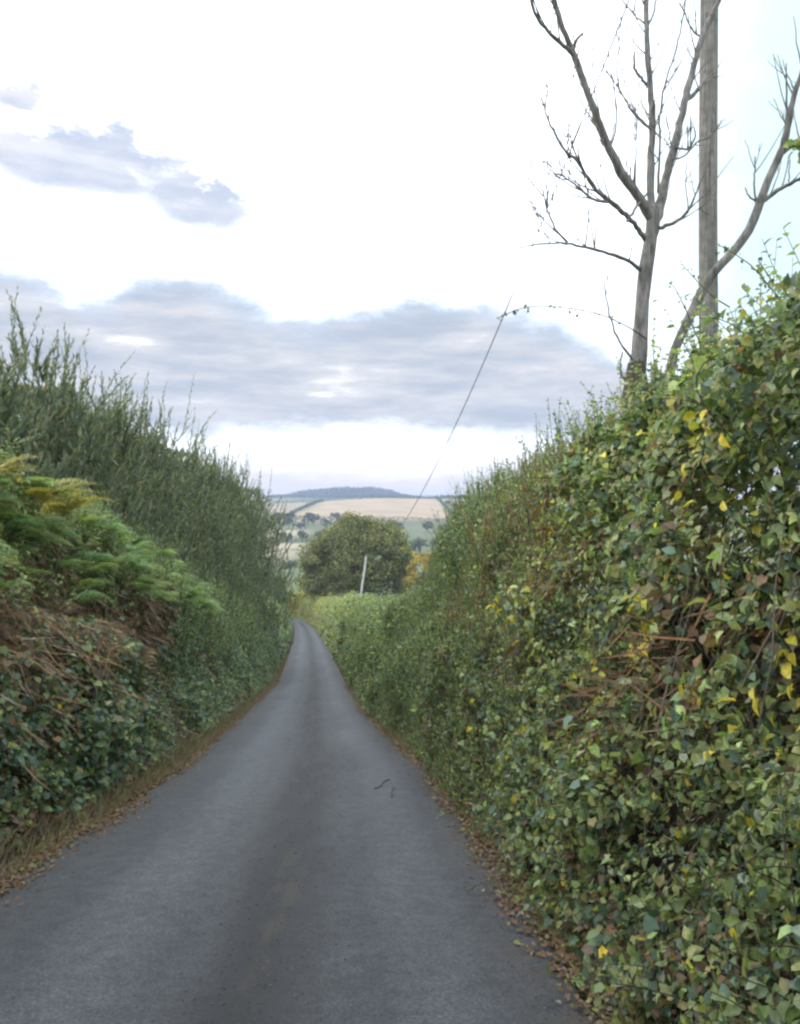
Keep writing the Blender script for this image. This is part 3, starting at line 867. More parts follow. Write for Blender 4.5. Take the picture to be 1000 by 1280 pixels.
FB = [frond_mesh('b', 10 + k, c_, BROWN, DRY) for k, c_ in enumerate([np.array([.19, .12, .07]), np.array([.14, .095, .06]), np.array([.24, .17, .09])])]
FY = [frond_mesh('y', 20 + k, c_, OLIVE, LEAF) for k, c_ in enumerate([np.array([.36, .30, .08]), np.array([.30, .28, .09])])]

def fern(pos, out, meshes, size, nf, label, group, spread=1.0, lift=.55):
    root = empty("bracken_fern", tuple(pos), label, "fern", group)
    for k in range(nf):
        a = random.uniform(-1.5, 1.5) * spread
        d = Vector((out * math.cos(a), math.sin(a), 0))
        up = lift + random.uniform(-.25, .35)
        y_ = (d + Vector((0, 0, up))).normalized()
        z_ = (Vector((0, 0, 1)) - d * .9 * up)
        z_ = (z_ - z_.dot(y_) * y_).normalized(); x_ = y_.cross(z_)
        s = size * random.uniform(.7, 1.25)
        M = Matrix.Identity(4)
        for r_ in range(3): M[r_][0], M[r_][1], M[r_][2] = x_[r_] * s, y_[r_] * s, z_[r_] * s
        o = link("frond", random.choice(meshes), root); o.matrix_local = M
for i in range(130):
    y = np.array([4.3 + 19 * (i / 130) ** 1.35 + random.uniform(-.2, .2)])
    s_ = np.array([random.uniform(.44, .72)])
    p, nn, hs, dp, dd = hedge_points(-1, y, .01, s=s_)
    fern(p[0] + nn[0] * .06, 1, FG, random.uniform(.38, .62), random.randint(4, 6), "bright green bracken fern arching from the top of the hedge bank", "green ferns on the bank", lift=.45)
for i in range(34):
    y = np.array([random.uniform(4.4, 14)]); s_ = np.array([random.uniform(.3, .47)])
    p, nn, hs, dp, dd = hedge_points(-1, y, .02, s=s_)
    fern(p[0], 1, FB, random.uniform(.3, .5), random.randint(3, 5), "dead rusty brown bracken fern drooping down the hedge bank", "dead ferns on the bank", lift=-.2, spread=1.2)
for i in range(8):
    y = np.array([4.9 + i * .9]); s_ = np.array([random.uniform(.58, .72)])
    p, nn, hs, dp, dd = hedge_points(-1, y, .01, s=s_)
    fern(p[0] + nn[0] * .05, 1, FY, random.uniform(.6, .8), 4, "yellowing bracken fern among the green ferns of the bank", "yellow ferns on the bank", lift=1.1, spread=.8)

# ------------------------------------------------------------------ feathery trees behind the bank
def feathery_tree(x, y, ztop, rad, n_sh, nleaf, leafsize, label, seed):
    zb = float(ground_z(x, y))
    root = empty("feathery_tree", (x, y, zb), label, "tree", "feathery trees behind the bank")
    r = np.random.default_rng(seed)
    H = ztop - zb
    g1, g2 = Geo(), Geo()
    # stems from one foot
    S = 9; K = 7; t = np.linspace(0, 1, K)
    an = r.uniform(0, 2 * math.pi, S); out = rad * r.uniform(.2, .75, S)
    P = np.zeros((S, K, 3))
    for k in range(K):
        P[:, k] = np.stack([np.cos(an) * out * t[k] ** .8 + r.normal(0, .03, S), np.sin(an) * out * t[k] ** .8 + r.normal(0, .03, S), H * .62 * t[k] * r.uniform(.98, 1.02, S)], 1)
    P[:, 0, :2] *= .2
    P[:, 0, 2] = -.1
    g2.tubes(P, .012 * H * np.linspace(1, .25, K)[None].repeat(S, 0), np.array([.07, .06, .045]), 6)
    # shoots in an uneven dome
    n = n_sh
    a = r.uniform(0, 2 * math.pi, n); q = np.sqrt(r.random(n)); hh = r.uniform(.06, 1, n)
    prof = np.interp(hh, [0, .15, .4, .7, .9, 1], [.75, .95, 1, .82, .5, .25])
    lump = 1 + (fbm(np.cos(a) * 1.6 + seed, np.sin(a) * 1.6, hh * 3, oct=2) - .5) * .7
    rr = rad * prof * lump * np.where(r.random(n) < .55, q ** .35, q)
    topv = H * (.84 + .5 * (fbm(np.cos(a) * rr * 1.3 + seed * 3, np.sin(a) * rr * 1.3, oct=2) - .5))
    base = np.stack([np.cos(a) * rr, np.sin(a) * rr, hh * topv - .45], 1)
    base[:, 2] = np.maximum(base[:, 2], .1)
    L = r.uniform(.6, 1.25, n) * np.clip(H / 7, .75, 1.25)
    L = np.where(hh > .8, L * r.uniform(.9, 1.6, n), L)
    di = np.stack([np.cos(a) * .28, np.sin(a) * .28, np.full(n, 1.0)], 1) + r.normal(0, .12, (n, 3))
    cf = lambda k, tt: pick([.5, 1, .12 + .25 * sstep(tt, .5, 1), .55, .35], [np.array([.09, .115, .075]), np.array([.15, .18, .105]), np.array([.30, .28, .12]), np.array([.13, .16, .12]), np.array([.22, .22, .12])], k)
    shoots(g1, g2, base, di, L, nleaf, NARROW, leafsize, cf, rad=.0026, up=.78, K=4, start=.0, stem_col=(.10, .09, .05), taper=.35)
    # inner leaves
    m = n * 9
    a = r.uniform(0, 2 * math.pi, m); hh = r.uniform(.03, .92, m)
    rr = rad * .85 * np.interp(hh, [0, .15, .4, .7, 1], [.7, .95, 1, .8, .3]) * np.sqrt(r.random(m))
    pos = np.stack([np.cos(a) * rr, np.sin(a) * rr, hh * H * .9], 1)
    g1.scatter(NARROW, pos, r.normal(0, .5, (m, 3)) + np.array([0, 0, .7]), r.normal(0, 1, (m, 3)), leafsize * 1.8 * r.uniform(.7, 1.3, m), cf(m, np.zeros(m)))
    link("crown", g1.mesh("crown", LEAF), root)
    link("trunk", g2.mesh("trunk", BARK_DARK), root)
    return root
ft = [(10.4, -6.4, 3.5, 2.0), (14.0, -6.2, 4.5, 2.1), (17.6, -5.9, 5.3, 2.1), (21.5, -5.8, 5.3, 2.2), (26, -5.6, 5.3, 2.4), (31, -5.4, 5.3, 2.5), (36.5, -5.2, 5.2, 2.7), (42.5, -5.0, 5.0, 2.9), (48.5, -4.2, 4.7, 3.2)]
ordn = ['', 'second', 'third', 'fourth', 'fifth', 'sixth', 'seventh', 'eighth', 'ninth']
for i, (d, l, zt, rd) in enumerate(ft):
    lab = f"dark feathery tree, {ordn[len(ft) - 1 - i]} from the oak end of its row behind the bank"
    if i == len(ft) - 1: lab = "feathery tree ending the row, its crown hanging over the lane hedge"
    feathery_tree(float(lane_x(d)) + l, d, zt, rd, 560, 46, .165 + .004 * i, lab, 100 + i)

# ------------------------------------------------------------------ round-crowned trees
def crown_tree(name, x, y, ztop, rx, ry_, zlow, n_cl, n_leaf, size, cols, wts, label, group=None, cat="tree", seed=1, trunk_r=None, dome=1.0):
    zb = float(ground_z(x, y)); r = np.random.default_rng(seed)
    root = empty(name, (x, y, zb), label, cat, group)
    H = ztop - zb; lo = zlow - zb
    cz = (H + lo) / 2; hz = (H - lo) / 2
    d = norm(r.normal(0, 1, (n_cl, 3))); d[:, 2] = np.where(d[:, 2] < -.55, -d[:, 2], d[:, 2])
    q = r.uniform(.62 if n_cl > 50 else .1, 1.0, n_cl) ** .6
    lump = .84 + .6 * (fbm(d[:, 0] * 2.2 + seed, d[:, 1] * 2.2, d[:, 2] * 2.2, oct=2) - .5) * 2 * .5
    cen = d * q[:, None] * lump[:, None] * np.array([rx, ry_, hz]) + np.array([0, 0, cz])
    cr = r.uniform(.11, .21, n_cl) * (rx + hz) / 2
    n = n_cl * n_leaf
    off = norm(r.normal(0, 1, (n_cl, n_leaf, 3))) * (r.random((n_cl, n_leaf, 1)) ** .4) * cr[:, None, None] * np.array([1, 1, .75])
    pos = (cen[:, None] + off).reshape(-1, 3)
    N = norm(off.reshape(-1, 3) / cr.repeat(n_leaf)[:, None] + np.array([0, 0, .5]) + r.normal(0, .45, (n, 3)))
    T = r.normal(0, 1, (n, 3)) + np.array([0, 0, -.5])
    cc = pick(wts, cols, n) * np.repeat(r.uniform(.75, 1.25, n_cl), n_leaf)[:, None]
    gg = Geo(); gg.scatter(DIAM, pos, T, N, size * r.uniform(.6, 1.4, n), cc)
    link("crown", gg.mesh("crown", LEAF), root)
    tr = trunk_r or H * .028
    gg = Geo(); K = 6; t = np.linspace(0, 1, K)
    P = np.stack([r.normal(0, tr * .25, K), r.normal(0, tr * .25, K), t * cz - .15], 1)[None]
    gg.tubes(P, (tr * np.linspace(1.25, .6, K))[None], np.array([.09, .08, .06]), 9)
    m = 12; pk = cen[r.choice(n_cl, m)]
    st = np.stack([np.zeros(m), np.zeros(m), r.uniform(.35, .95, m) * cz], 1)
    t4 = np.linspace(0, 1, 5)
    P = st[:, None] * (1 - t4)[None, :, None] + pk[:, None] * t4[None, :, None]; P[:, :, 2] += (np.sin(t4 * math.pi) * -.06 * H)[None]
    gg.tubes(P, (tr * .4 * np.linspace(1, .3, 5))[None].repeat(m, 0), np.array([.09, .08, .06]), 6)
    link("trunk", gg.mesh("trunk", BARK_DARK), root)
    return root
oak_c = [np.array([.085, .11, .045]), np.array([.15, .165, .055]), np.array([.24, .23, .065]), np.array([.34, .28, .07])]
crown_tree("oak_tree", -8.8, 164, 0.4, 13.6, 12, -20.5, 420, 170, .46, oak_c, [.5, 1, .5, .18], "broad round oak tree beyond the end of the lane", seed=4)
crown_tree("hawthorn_tree", 4.3, 150, -5.4, 4.0, 3.6, -15, 60, 90, .34, [np.array([.48, .33, .06]), np.array([.36, .28, .06]), OLIVE], [.6, .8, .4],
           "small yellow orange autumn tree right behind the round oak", seed=6)
crown_tree("hedgerow_tree", 8.4, 132, -7.6, 4.0, 4, -15, 60, 90, .36, [G_MID, OLIVE, G_BLUE], [1, .5, .5], "green bushy tree peering over the tall soft hedge", seed=8)
crown_tree("hedgerow_tree", -17.6, 104, -6.0, 3.6, 3.2, -12.5, 60, 80, .32, [G_DARK, G_BLUE * .8, G_MID], [1, .7, .5], "dark small tree just past the feathery trees over the lane hedge", seed=9)
crown_tree("hedgerow_tree", -29, 182, -13.0, 4.0, 3.8, -21, 60, 80, .4, [G_DARK, G_BLUE * .8, OLIVE], [1, .7, .5], "dark bush shading the turn of the lane", seed=10)

# ------------------------------------------------------------------ far fields: hedgerow trees and woods
far_c = [np.array([.045, .07, .03]), np.array([.075, .10, .04]), np.array([.10, .12, .05])]
spots = []; rows = []
r_ = random.Random(5)
for k in range(9): spots.append((-130 + 14 * k + r_.uniform(-5, 5), 445 + r_.uniform(-12, 12), r_.uniform(7, 11)))       # below the stubble
for k in range(11): spots.append((-150 + 13 * k + r_.uniform(-5, 5), 630 + r_.uniform(-8, 8), r_.uniform(7, 11)))
for k in range(12): spots.append((-185 + 13 * k + r_.uniform(-6, 6), 805 + r_.uniform(-30, 30), r_.uniform(9, 15)))
for k in range(9): spots.append((8 + 9 * k + r_.uniform(-4, 4), 520 + 18 * k + r_.uniform(-15, 15), r_.uniform(9, 14)))
for k in range(5): spots.append((70 + r_.uniform(-6, 6), 900 + 55 * k, r_.uniform(8, 12)))
for k in range(10): spots.append((-60 + 22 * k + r_.uniform(-8, 8), 330 + 14 * (k % 4) + r_.uniform(-12, 12), r_.uniform(6, 9)))
for k in range(16): spots.append((-170 + 16 * k + r_.uniform(-7, 7), 720 + r_.uniform(-25, 25), r_.uniform(8, 13)))
for x, y, h in spots:
    rows.append("below the nearest pale stubble field" if y < 470 and x < 0 and y > 400 else "in the dip behind the round oak" if y < 420 else "between two pale stubble strips" if 600 < y < 660 and x < 0
                else "of the tree belt under the wide tan field" if y > 770 and x < 40 else "on the slope above the stubble strips" if 660 <= y and x < 70 else "of the side hedge climbing past the tan field" if y > 860 else "of the slanting row beside the soft tall hedge")
for k, (x, y, h) in enumerate(spots):
    zb = float(ground_z(x, y))
    crown_tree("far_tree", x, y, zb + h, h * .62, h * .62, zb + h * .04, 34, 36, .055 * h + .3, far_c, [1, 1, .5],
               "dark round far tree " + rows[k], "trees of the far fields", seed=200 + k, trunk_r=.3)
def far_hedge(p0, p1, h, label):
    L = math.dist(p0, p1)
    box_hedge("far_hedge", p0, p1, h, 4.0, int(L * 14), 1.0, far_c, [1, 1, .4], label, group="hedge lines of the far fields")
for a_, b_, h_, lb in (((-420, 470), (60, 470), 4, "far hedge line below the nearest pale stubble field"), ((-420, 640), (-40, 632), 4, "far hedge line between two pale stubble strips"),
                       ((-330, 865), (190, 845), 4.5, "far hedge line along the foot of the wide tan field"), ((-128, 880), (-128, 1330), 4, "slanting far hedge between the wide tan field and the greyer one"),
                       ((62, 860), (62, 1400), 4, "slanting far hedge climbing the end of the wide tan field"), ((-500, 1340), (300, 1400), 6, "far hedge line along the top of the wide tan field"),
                       ((64, 1152), (300, 1152), 5, "short far hedge crossing beyond the end of the wide tan field")):
    far_hedge(a_, b_, h_, lb)
def wood(x0, x1, y0, y1, n, h, label, seed):
    r = np.random.default_rng(seed); gg = Geo()
    X = r.uniform(x0, x1, n); Y = r.uniform(y0, y1, n); Z = ground_z(X, Y)
    m = 26
    h = h * (.35 + .65 * np.sin(np.clip((X - x0) / (x1 - x0), 0, 1) * math.pi) ** .55) * (.8 + .5 * fbm(X * .012, 3.1 + seed, oct=2))
    cr = r.uniform(.3, .5, n) * h * (1 + (r.random(n) > .9) * .3)
    off = norm(r.normal(0, 1, (n, m, 3))) * cr[:, None, None] * r.uniform(.6, 1, (n, m, 1))
    pos = np.stack([X, Y, Z + h * .55], 1)[:, None] + off * np.array([1, 1, 1.1])
    gg.scatter(DIAM, pos.reshape(-1, 3), r.normal(0, 1, (n * m, 3)), off.reshape(-1, 3) + r.normal(0, 1, (n * m, 3)), .32 * np.repeat(h, m) * r.uniform(.6, 1.3, n * m), pick([1, 1], [np.array([.025, .04, .03]), np.array([.04, .055, .038])], n * m))
    o = gg.build("woodland", LEAF, kind="stuff"); tag(o, label, "woodland")
wood(-335, -5, 2420, 2720, 900, 27, "long blue wood along the far skyline ridge", 31)
wood(-520, 420, 2250, 2480, 900, 13, "low dark woods below the skyline ridge", 32)
wood(60, 420, 1800, 2100, 500, 15, "dark wood on the far slope below the ridge", 33)

# ------------------------------------------------------------------ poles and wire
def at_px(px, py, d):
    return np.array([(px - 500) / 1000 * d, d, CAM_Z + (640 - py) / 1000 * d])
def pole(x, y, ztop, r0, r1, lean, mat, label, bands):
    zb = float(ground_z(x, y)); root = empty("utility_pole", (x, y, zb), label, "pole")
    H = ztop - zb; K = 16; t = np.linspace(0, 1, K)
    P = np.stack([lean[0] * H * t + .012 * np.sin(t * 9), lean[1] * H * t, H * t - .3 * (t == 0)], 1)
    gg = Geo(); gg.tubes(P[None], (r0 + (r1 - r0) * t)[None], np.array([.3, .3, .3]), 22)
    topc = P[-1]; ring = gg.V[-1][-22:]
    gg.add(np.vstack([ring, topc + [0, 0, .02]]), [[i, (i + 1) % 22, 22] for i in range(22)], (.3, .3, .3))
    link("shaft", gg.mesh("shaft", mat, True), root)
    gg = Geo()
    Q = np.array([[0, 0, 0], [.0, 0, .05], [0, 0, .07], [0, 0, .11], [0, 0, .13], [0, 0, .16]]) + topc + np.array([-r1 * 1.3, 0, -.12])
    gg.tubes(Q[None], np.array([[.012, .035, .045, .03, .04, .008]]), np.array([.1, .05, .03]), 12)
    link("insulator", gg.mesh("insulator", CERAMIC, True), root)
    gg = Geo()
    Q = np.array([[0, 0, 0], [-r1 * .7, 0, 0], [-r1 * 1.3, 0, .02], [-r1 * 1.3, 0, .12]]) + topc + np.array([0, 0, -.2])
    gg.tubes(Q[None], np.full((1, 4), .011), np.array([.3, .3, .3]), 8)
    link("bracket", gg.mesh("bracket", STEEL, True), root)
    for b in bands:
        gg = Geo(); zc = H * b
        c0 = np.array([lean[0] * zc, lean[1] * zc, zc]); rr = r0 + (r1 - r0) * b + .006
        gg.tubes(np.array([[c0, c0 + [0, 0, .04]]]), np.full((1, 2), rr), np.array([.3, .3, .3]), 22)
        link("band", gg.mesh("band", STEEL, True), root)
    return root.location + Vector(topc) + Vector((-r1 * 1.3, 0, -.02))
p1 = at_px(886, 300, 11.4)
w0 = pole(float(p1[0]), 11.4, 11.45, .138, .118, (.0, 0), POLE, "weathered brown wooden pole standing behind the bare trees", (.97,))
pb = at_px(455, 780, 60)
w1 = pole(float(pb[0]) - .55, 60, -1.75, .085, .07, (.13, 0), PALEPOLE, "pale thin pole leaning beside the clipped hedge", ())
t = np.linspace(0, 1, 60)
A, B = np.array(w0), np.array(w1)
P = A + (B - A) * t[:, None]; P[:, 2] -= 2.7 * 4 * t * (1 - t)
gg = Geo(); gg.tubes(P[None], np.full((1, 60), .0135), np.array([.05, .05, .05]), 6)
tag(gg.build("overhead_wire", WIRE, smooth=True), "single dark wire sagging from the brown pole down to the pale pole", "wire")

# ------------------------------------------------------------------ bare trees (branch lines read from the photograph, each with its own depth)
def crop(pts): return [(600 + a / 2.5, b / 2.5) for a, b in pts]
def smooth_line(P, n):
    P = np.asarray(P, float); s = np.concatenate([[0], np.cumsum(np.linalg.norm(np.diff(P, axis=0), axis=1))])
    u = np.linspace(0, s[-1], n)
    o = np.stack([np.interp(u, s, P[:, k]) for k in range(P.shape[1])], 1)
    for _ in range(2):
        o[1:-1] = (o[:-2] + 2 * o[1:-1] + o[2:]) / 4
    return o
def branch(gg, pts, d0, d1, w0_, w1_, r, sides=8, wiggle=.012, twigs=0, tw_len=.35):
    """pts in crop pixels, d0..d1 depth in metres, w0/w1 width in crop pixels"""
    px = crop(pts); m = len(px)
    L = [np.append(at_px(a, b, d0 + (d1 - d0) * (i / (m - 1)) ** .8), 0) for i, (a, b) in enumerate(px)]
    n = max(8, m * 4)
    P = smooth_line(np.array(L)[:, :3], n)
    P[1:-1] += r.normal(0, wiggle, (n - 2, 3)) * .28
    t = np.linspace(0, 1, n)
    rad = (w0_ + (w1_ - w0_) * t) / 2.5 / 1000 * (d0 + d1) / 2 / 2
    rad = rad * (1 + .06 * np.sin(t * 31 + d1 * 7))
    gg.tubes(P[None], rad[None], np.array([.2, .2, .2]), sides)
    V = gg.V[-1]; end = V[-sides:]
    gg.add(np.vstack([V[:sides], P[0] - (P[1] - P[0]) * .3]), [[(i + 1) % sides, i, sides] for i in range(sides)], (.2, .2, .2))
    gg.add(np.vstack([end, P[-1] + (P[-1] - P[-2]) * .3]), [[i, (i + 1) % sides, sides] for i in range(sides)], (.2, .2, .2))
    for k in range(int(twigs * 1.8)):
        i = r.integers(int(n * .15), n - 2); ax = norm(P[i + 1] - P[i])
        side = norm(np.cross(ax, r.normal(0, 1, 3)))
        d = norm(ax * .6 + side * .8 + np.array([0, 0, .55])); ln = tw_len * r.uniform(.4, 1.3)
        tt = np.linspace(0, 1, 6)
        Q = P[i] + d * (ln * tt)[:, None] + np.array([0, 0, .35]) * (ln * tt ** 2)[:, None] + r.normal(0, .008, (6, 3)) * tt[:, None]
        gg.tubes(Q[None], np.linspace(min(.010, rad[i] * .7), .0038, 6)[None], np.array([.15, .14, .12]), 5)
        if r.random() < .6:
            j = 3; d2 = norm(d + side * r.uniform(-1, 1) + r.normal(0, .4, 3)); l2 = ln * .5
            Q2 = Q[j] + d2 * (l2 * tt)[:, None] + np.array([0, 0, .2]) * (l2 * tt ** 2)[:, None]
            gg.tubes(Q2[None], np.linspace(.006, .0032, 6)[None], np.array([.15, .14, .12]), 4)
    return P

bt = np.random.default_rng(12)
foot = at_px(794, 640, 9.0)
zb = float(ground_z(foot[0], 9.0))
t1 = empty("bare_tree", (float(foot[0]), 9.0, zb), "leafless grey tree forking into three limbs in front of the brown pole", "tree")
gg = Geo()
low_px = (640 - (zb - CAM_Z) / 9.0 * 1000) * 2.5
branch(gg, [(482, low_px + 30), (486, 1380), (490, 1250), (498, 1100), (507, 950), (515, 850), (530, 770), (541, 690), (540, 650)], 9.0, 9.0, 62, 40, bt, 14, .006)
o = gg.build("trunk", BARK, smooth=True); place(o, t1, t1.location)
def limb(specs, parent, seed):
    r = np.random.default_rng(seed); gg = Geo()
    for s_ in specs: branch(gg, *s_[:5], r, 9 if s_[3] > 14 else 6, .014, s_[5] if len(s_) > 5 else 0, tw_len=.45)
    o = gg.build("branch", BARK, smooth=True); place(o, parent, parent.location)
limb([([(540, 690), (500, 620), (440, 540), (395, 450), (365, 370), (330, 270), (290, 165), (255, 80), (230, 0), (212, -90), (200, -160)], 9.0, 8.3, 34, 12, 10),
      ([(292, 170), (240, 125), (190, 75), (160, 20), (148, -50), (150, -110)], 8.45, 8.2, 15, 6, 5),
      ([(290, 155), (300, 125), (322, 105)], 8.45, 8.4, 11, 8),
      ([(405, 470), (425, 400), (428, 340), (410, 230), (403, 165)], 8.8, 9.1, 7, 3, 2),
      ([(370, 410), (330, 340), (285, 260), (293, 210)], 8.7, 8.9, 6, 3, 2)], t1, 1)
limb([([(542, 690), (532, 590), (535, 480), (540, 390), (535, 290), (525, 200), (522, 100), (518, 0), (515, -90), (505, -170)], 9.0, 9.3, 26, 13, 8),
      ([(524, 268), (495, 235), (480, 212), (484, 160)], 9.2, 9.1, 12, 6),
      ([(534, 405), (490, 370), (450, 310), (425, 240), (437, 120), (440, 40)], 9.1, 8.8, 7, 3, 3),
      ([(530, 400), (485, 350), (455, 280), (440, 200)], 9.1, 9.4, 6, 3, 2),
      ([(522, 80), (480, 45), (445, 0), (420, -30)], 9.3, 9.1, 6, 4, 2),
      ([(525, 80), (545, 40), (552, -20)], 9.3, 9.4, 8, 5, 1)], t1, 2)
limb([([(538, 740), (552, 680), (564, 635), (578, 570), (605, 470), (625, 390), (640, 310), (660, 240), (685, 140), (710, 70), (745, 10), (765, -50), (800, -130)], 9.0, 9.6, 32, 12, 10),
      ([(640, 312), (670, 295), (695, 262), (712, 225)], 9.4, 9.7, 16, 9, 2),
      ([(556, 600), (562, 480), (560, 360), (580, 250), (610, 170), (640, 30), (645, -40)], 9.0, 8.8, 9, 4, 5),
      ([(612, 460), (650, 470), (675, 430), (668, 395)], 9.2, 9.0, 9, 4, 2),
      ([(690, 120), (660, 90), (640, 40), (625, 10)], 9.5, 9.3, 7, 4, 2),
      ([(600, 500), (640, 490), (680, 440), (720, 430), (755, 375)], 9.2, 8.9, 7, 3, 3)], t1, 3)
limb([([(522, 755), (490, 710), (450, 665), (410, 630), (370, 605), (330, 545), (310, 500), (280, 488), (250, 450), (215, 380), (190, 305)], 9.0, 8.2, 18, 5, 8),
      ([(410, 632), (360, 628), (320, 600), (290, 570), (255, 550), (248, 500)], 8.7, 8.4, 12, 4, 5),
      ([(312, 520), (308, 490), (312, 450)], 8.4, 8.3, 7, 3, 1),
      ([(460, 692), (490, 645), (525, 600)], 8.8, 8.9, 10, 7),
      ([(490, 640), (485, 540), (490, 400), (487, 300)], 8.9, 8.6, 6, 3, 3)], t1, 4)
limb([([(503, 845), (460, 810), (400, 790), (340, 775), (280, 760), (200, 760), (118, 775)], 9.0, 8.1, 14, 4, 4),
      ([(272, 757), (230, 710), (205, 640), (185, 540)], 8.5, 8.2, 9, 3, 4),
      ([(196, 612), (160, 570), (130, 515)], 8.3, 8.2, 5, 3, 2)], t1, 5)
limb([([(560, 712), (610, 695), (645, 670), (670, 620), (685, 570)], 9.0, 8.8, 14, 4, 3),
      ([(650, 665), (643, 590), (645, 510)], 8.9, 8.9, 5, 3, 1)], t1, 6)
limb([([(485, 1135), (430, 1060), (400, 970), (388, 900), (386, 815)], 8.95, 8.6, 9, 3, 1)], t1, 16)
limb([      ([(470, 1210), (440, 1170), (437, 1140), (445, 1100)], 8.95, 8.8, 9, 5)], t1, 17)
foot2 = at_px(838, 640, 9.3); zb2 = float(ground_z(foot2[0], 9.3))
t2 = empty("bare_tree", (float(foot2[0]), 9.3, zb2), "leafless grey limb leaning across the brown pole away from its forked neighbour", "tree")
gg = Geo(); low2 = (640 - (zb2 - CAM_Z) / 9.3 * 1000) * 2.5
branch(gg, [(560, low2 + 30), (575, 1300), (600, 1120), (625, 1050), (660, 985), (700, 890), (742, 835), (800, 780), (850, 710), (875, 630), (910, 540), (945, 465)], 9.3, 9.0, 40, 24, bt, 12, .008)
o = gg.build("trunk", BARK, smooth=True); place(o, t2, t2.location)
limb([([(945, 468), (962, 400), (970, 340), (990, 270), (1020, 190), (1040, 90)], 9.0, 8.8, 24, 8, 6),
      ([(960, 430), (958, 320), (957, 200)], 9.0, 8.9, 8, 4, 2)], t2, 7)
limb([([(945, 472), (985, 445), (1040, 410), (1100, 330)], 9.0, 9.2, 24, 8, 5)], t2, 8)
limb([([(878, 632), (935, 592), (1000, 560), (1080, 520)], 9.05, 8.9, 15, 7, 5),
      ([(862, 640), (858, 570), (860, 490)], 9.1, 9.0, 8, 4, 2), ([(860, 628), (840, 615), (830, 585)], 9.1, 9.0, 7, 4),
      ([(965, 568), (966, 530), (970, 500)], 9.0, 9.0, 5, 3)], t2, 9)
# broken stump at the fork of the two
st = at_px(797, 452, 8.9)
gg = Geo(); K = 8; t = np.linspace(0, 1, K); zb3 = float(ground_z(st[0], 8.92))
P = np.stack([st[0] + .03 * np.sin(t * 4), np.full(K, 8.92), zb3 - .1 + (st[2] - zb3 + .1) * t], 1)
gg.tubes(P[None], np.interp(t, [0, .85, .95, 1], [.19, .17, .14, .08])[None], np.array([.2, .2, .2]), 14)
V = gg.V[-1]; V += norm(V - np.repeat(P, 14, axis=0)) * ((fbm(V[:, 0] * 14, V[:, 1] * 14, V[:, 2] * 3) - .5) * .12)[:, None]
o = gg.build("tree_stump", BARK_DARK, smooth=True); tag(o, "rough broken dark stump at the foot of the forked leafless tree", "stump")
o.location = (0, 0, 0)

# ------------------------------------------------------------------ single plants standing out of the hedges
def plant(name, base, label, cat, group, build):
    root = empty(name, tuple(base), label, cat, group); gl, gs_ = Geo(), Geo(); build(gl, gs_)
    if gl.V: link("leaves", gl.mesh("leaves", LEAF), root)["kind"] = "stuff"
    link("stem", gs_.mesh("stem", BARK_DARK), root)
# leafy saplings against the sky above the tall hedge
sap = [(692, 505, 9.8), (712, 518, 10.1), (752, 492, 9.6), (765, 505, 9.3), (735, 530, 9.5), (662, 545, 11.0), (600, 585, 13.2), (622, 575, 12.6), (585, 598, 14), (645, 580, 11.6), (572, 612, 14.8),
       (850, 425, 7.4), (880, 410, 6.8), (905, 395, 6.2), (930, 360, 5.8), (955, 350, 5.4), (985, 365, 5.0), (820, 450, 8), (790, 500, 8.6), (680, 520, 10.4), (702, 495, 9.9), (724, 508, 9.9), (742, 500, 9.7), (612, 572, 13), (632, 566, 12.2), (560, 622, 15.4), (548, 650, 16.4)]
for k, (px, py, d) in enumerate(sap):
    tp = at_px(px, py, d); h = random.uniform(.55, .95)
    base = tp - np.array([0, 0, h])
    def bld(gl, gs_, h=h):
        n = 4
        shoots(gl, gs_, rng.normal(0, .05, (n, 3)) * np.array([1, 1, .3]), np.array([0, 0, 1.]) + rng.normal(0, .18, (n, 3)), h * rng.uniform(.65, 1.05, n), 20, OVAL, .075,
               lambda m, t: pick([.5, 1, .6, .5], [G_DARK, G_MID, G_LITE, G_BLUE], m), rad=.006, up=.45, K=6, stem_col=(.10, .08, .05))
    plant("leafy_shoot", base, "upright leafy shoot rising above the tall hedge near the bare trees", "shoot", "leafy shoots above the hedge", bld)
# reddish dead dock stalks
for k in range(34):
    y = np.array([random.uniform(7.2, 11.0)]); p, nn, hs, dp, dd = hedge_points(1, y, .02, s=np.array([random.uniform(.3, .56)]))
    def bld(gl, gs_):
        h = random.uniform(.7, 1.2); n = 3
        shoots(gl, gs_, np.zeros((n, 3)), np.array([0, 0, 1.]) + rng.normal(0, .14, (n, 3)), h * rng.uniform(.7, 1, n), 60, OVAL, .035,
               lambda m, t: pick([1, .7, .3], [RUST * 1.3, BROWN * 1.5, OLIVE], m), rad=.005, up=.6, K=5, start=.3, stem_col=(.25, .14, .08))
    plant("dock_stalk", p[0], "reddish brown dead dock stalk in the hedge below the forked tree", "weed", "dead dock stalks", bld)
# bramble canes
def cane(pts, d0, d1, nl, lsz, label, col=None):
    px = crop(pts); m = len(px)
    P = smooth_line(np.array([at_px(a, b, d0 + (d1 - d0) * i / (m - 1)) for i, (a, b) in enumerate(px)]), 24)
    b0 = P[0].copy(); P = P - b0
    def bld(gl, gs_):
        gs_.tubes(P[None], np.linspace(.008, .004, 24)[None], np.array([.13, .09, .05]), 5)
        i = rng.integers(4, 24, nl); pos = P[i] + rng.normal(0, .02, (nl, 3))
        gl.scatter(OVAL, pos, rng.normal(0, 1, (nl, 3)) + np.array([0, 0, -.3]), rng.normal(0, .6, (nl, 3)) + np.array([0, -.5, .8]), lsz * rng.uniform(.6, 1.3, nl), pick([.5, 1, .5], [G_DARK, G_MID, OLIVE], nl) if col is None else pick([1, .6], col, nl))
    plant("bramble_cane", b0, label, "bramble", None, bld)
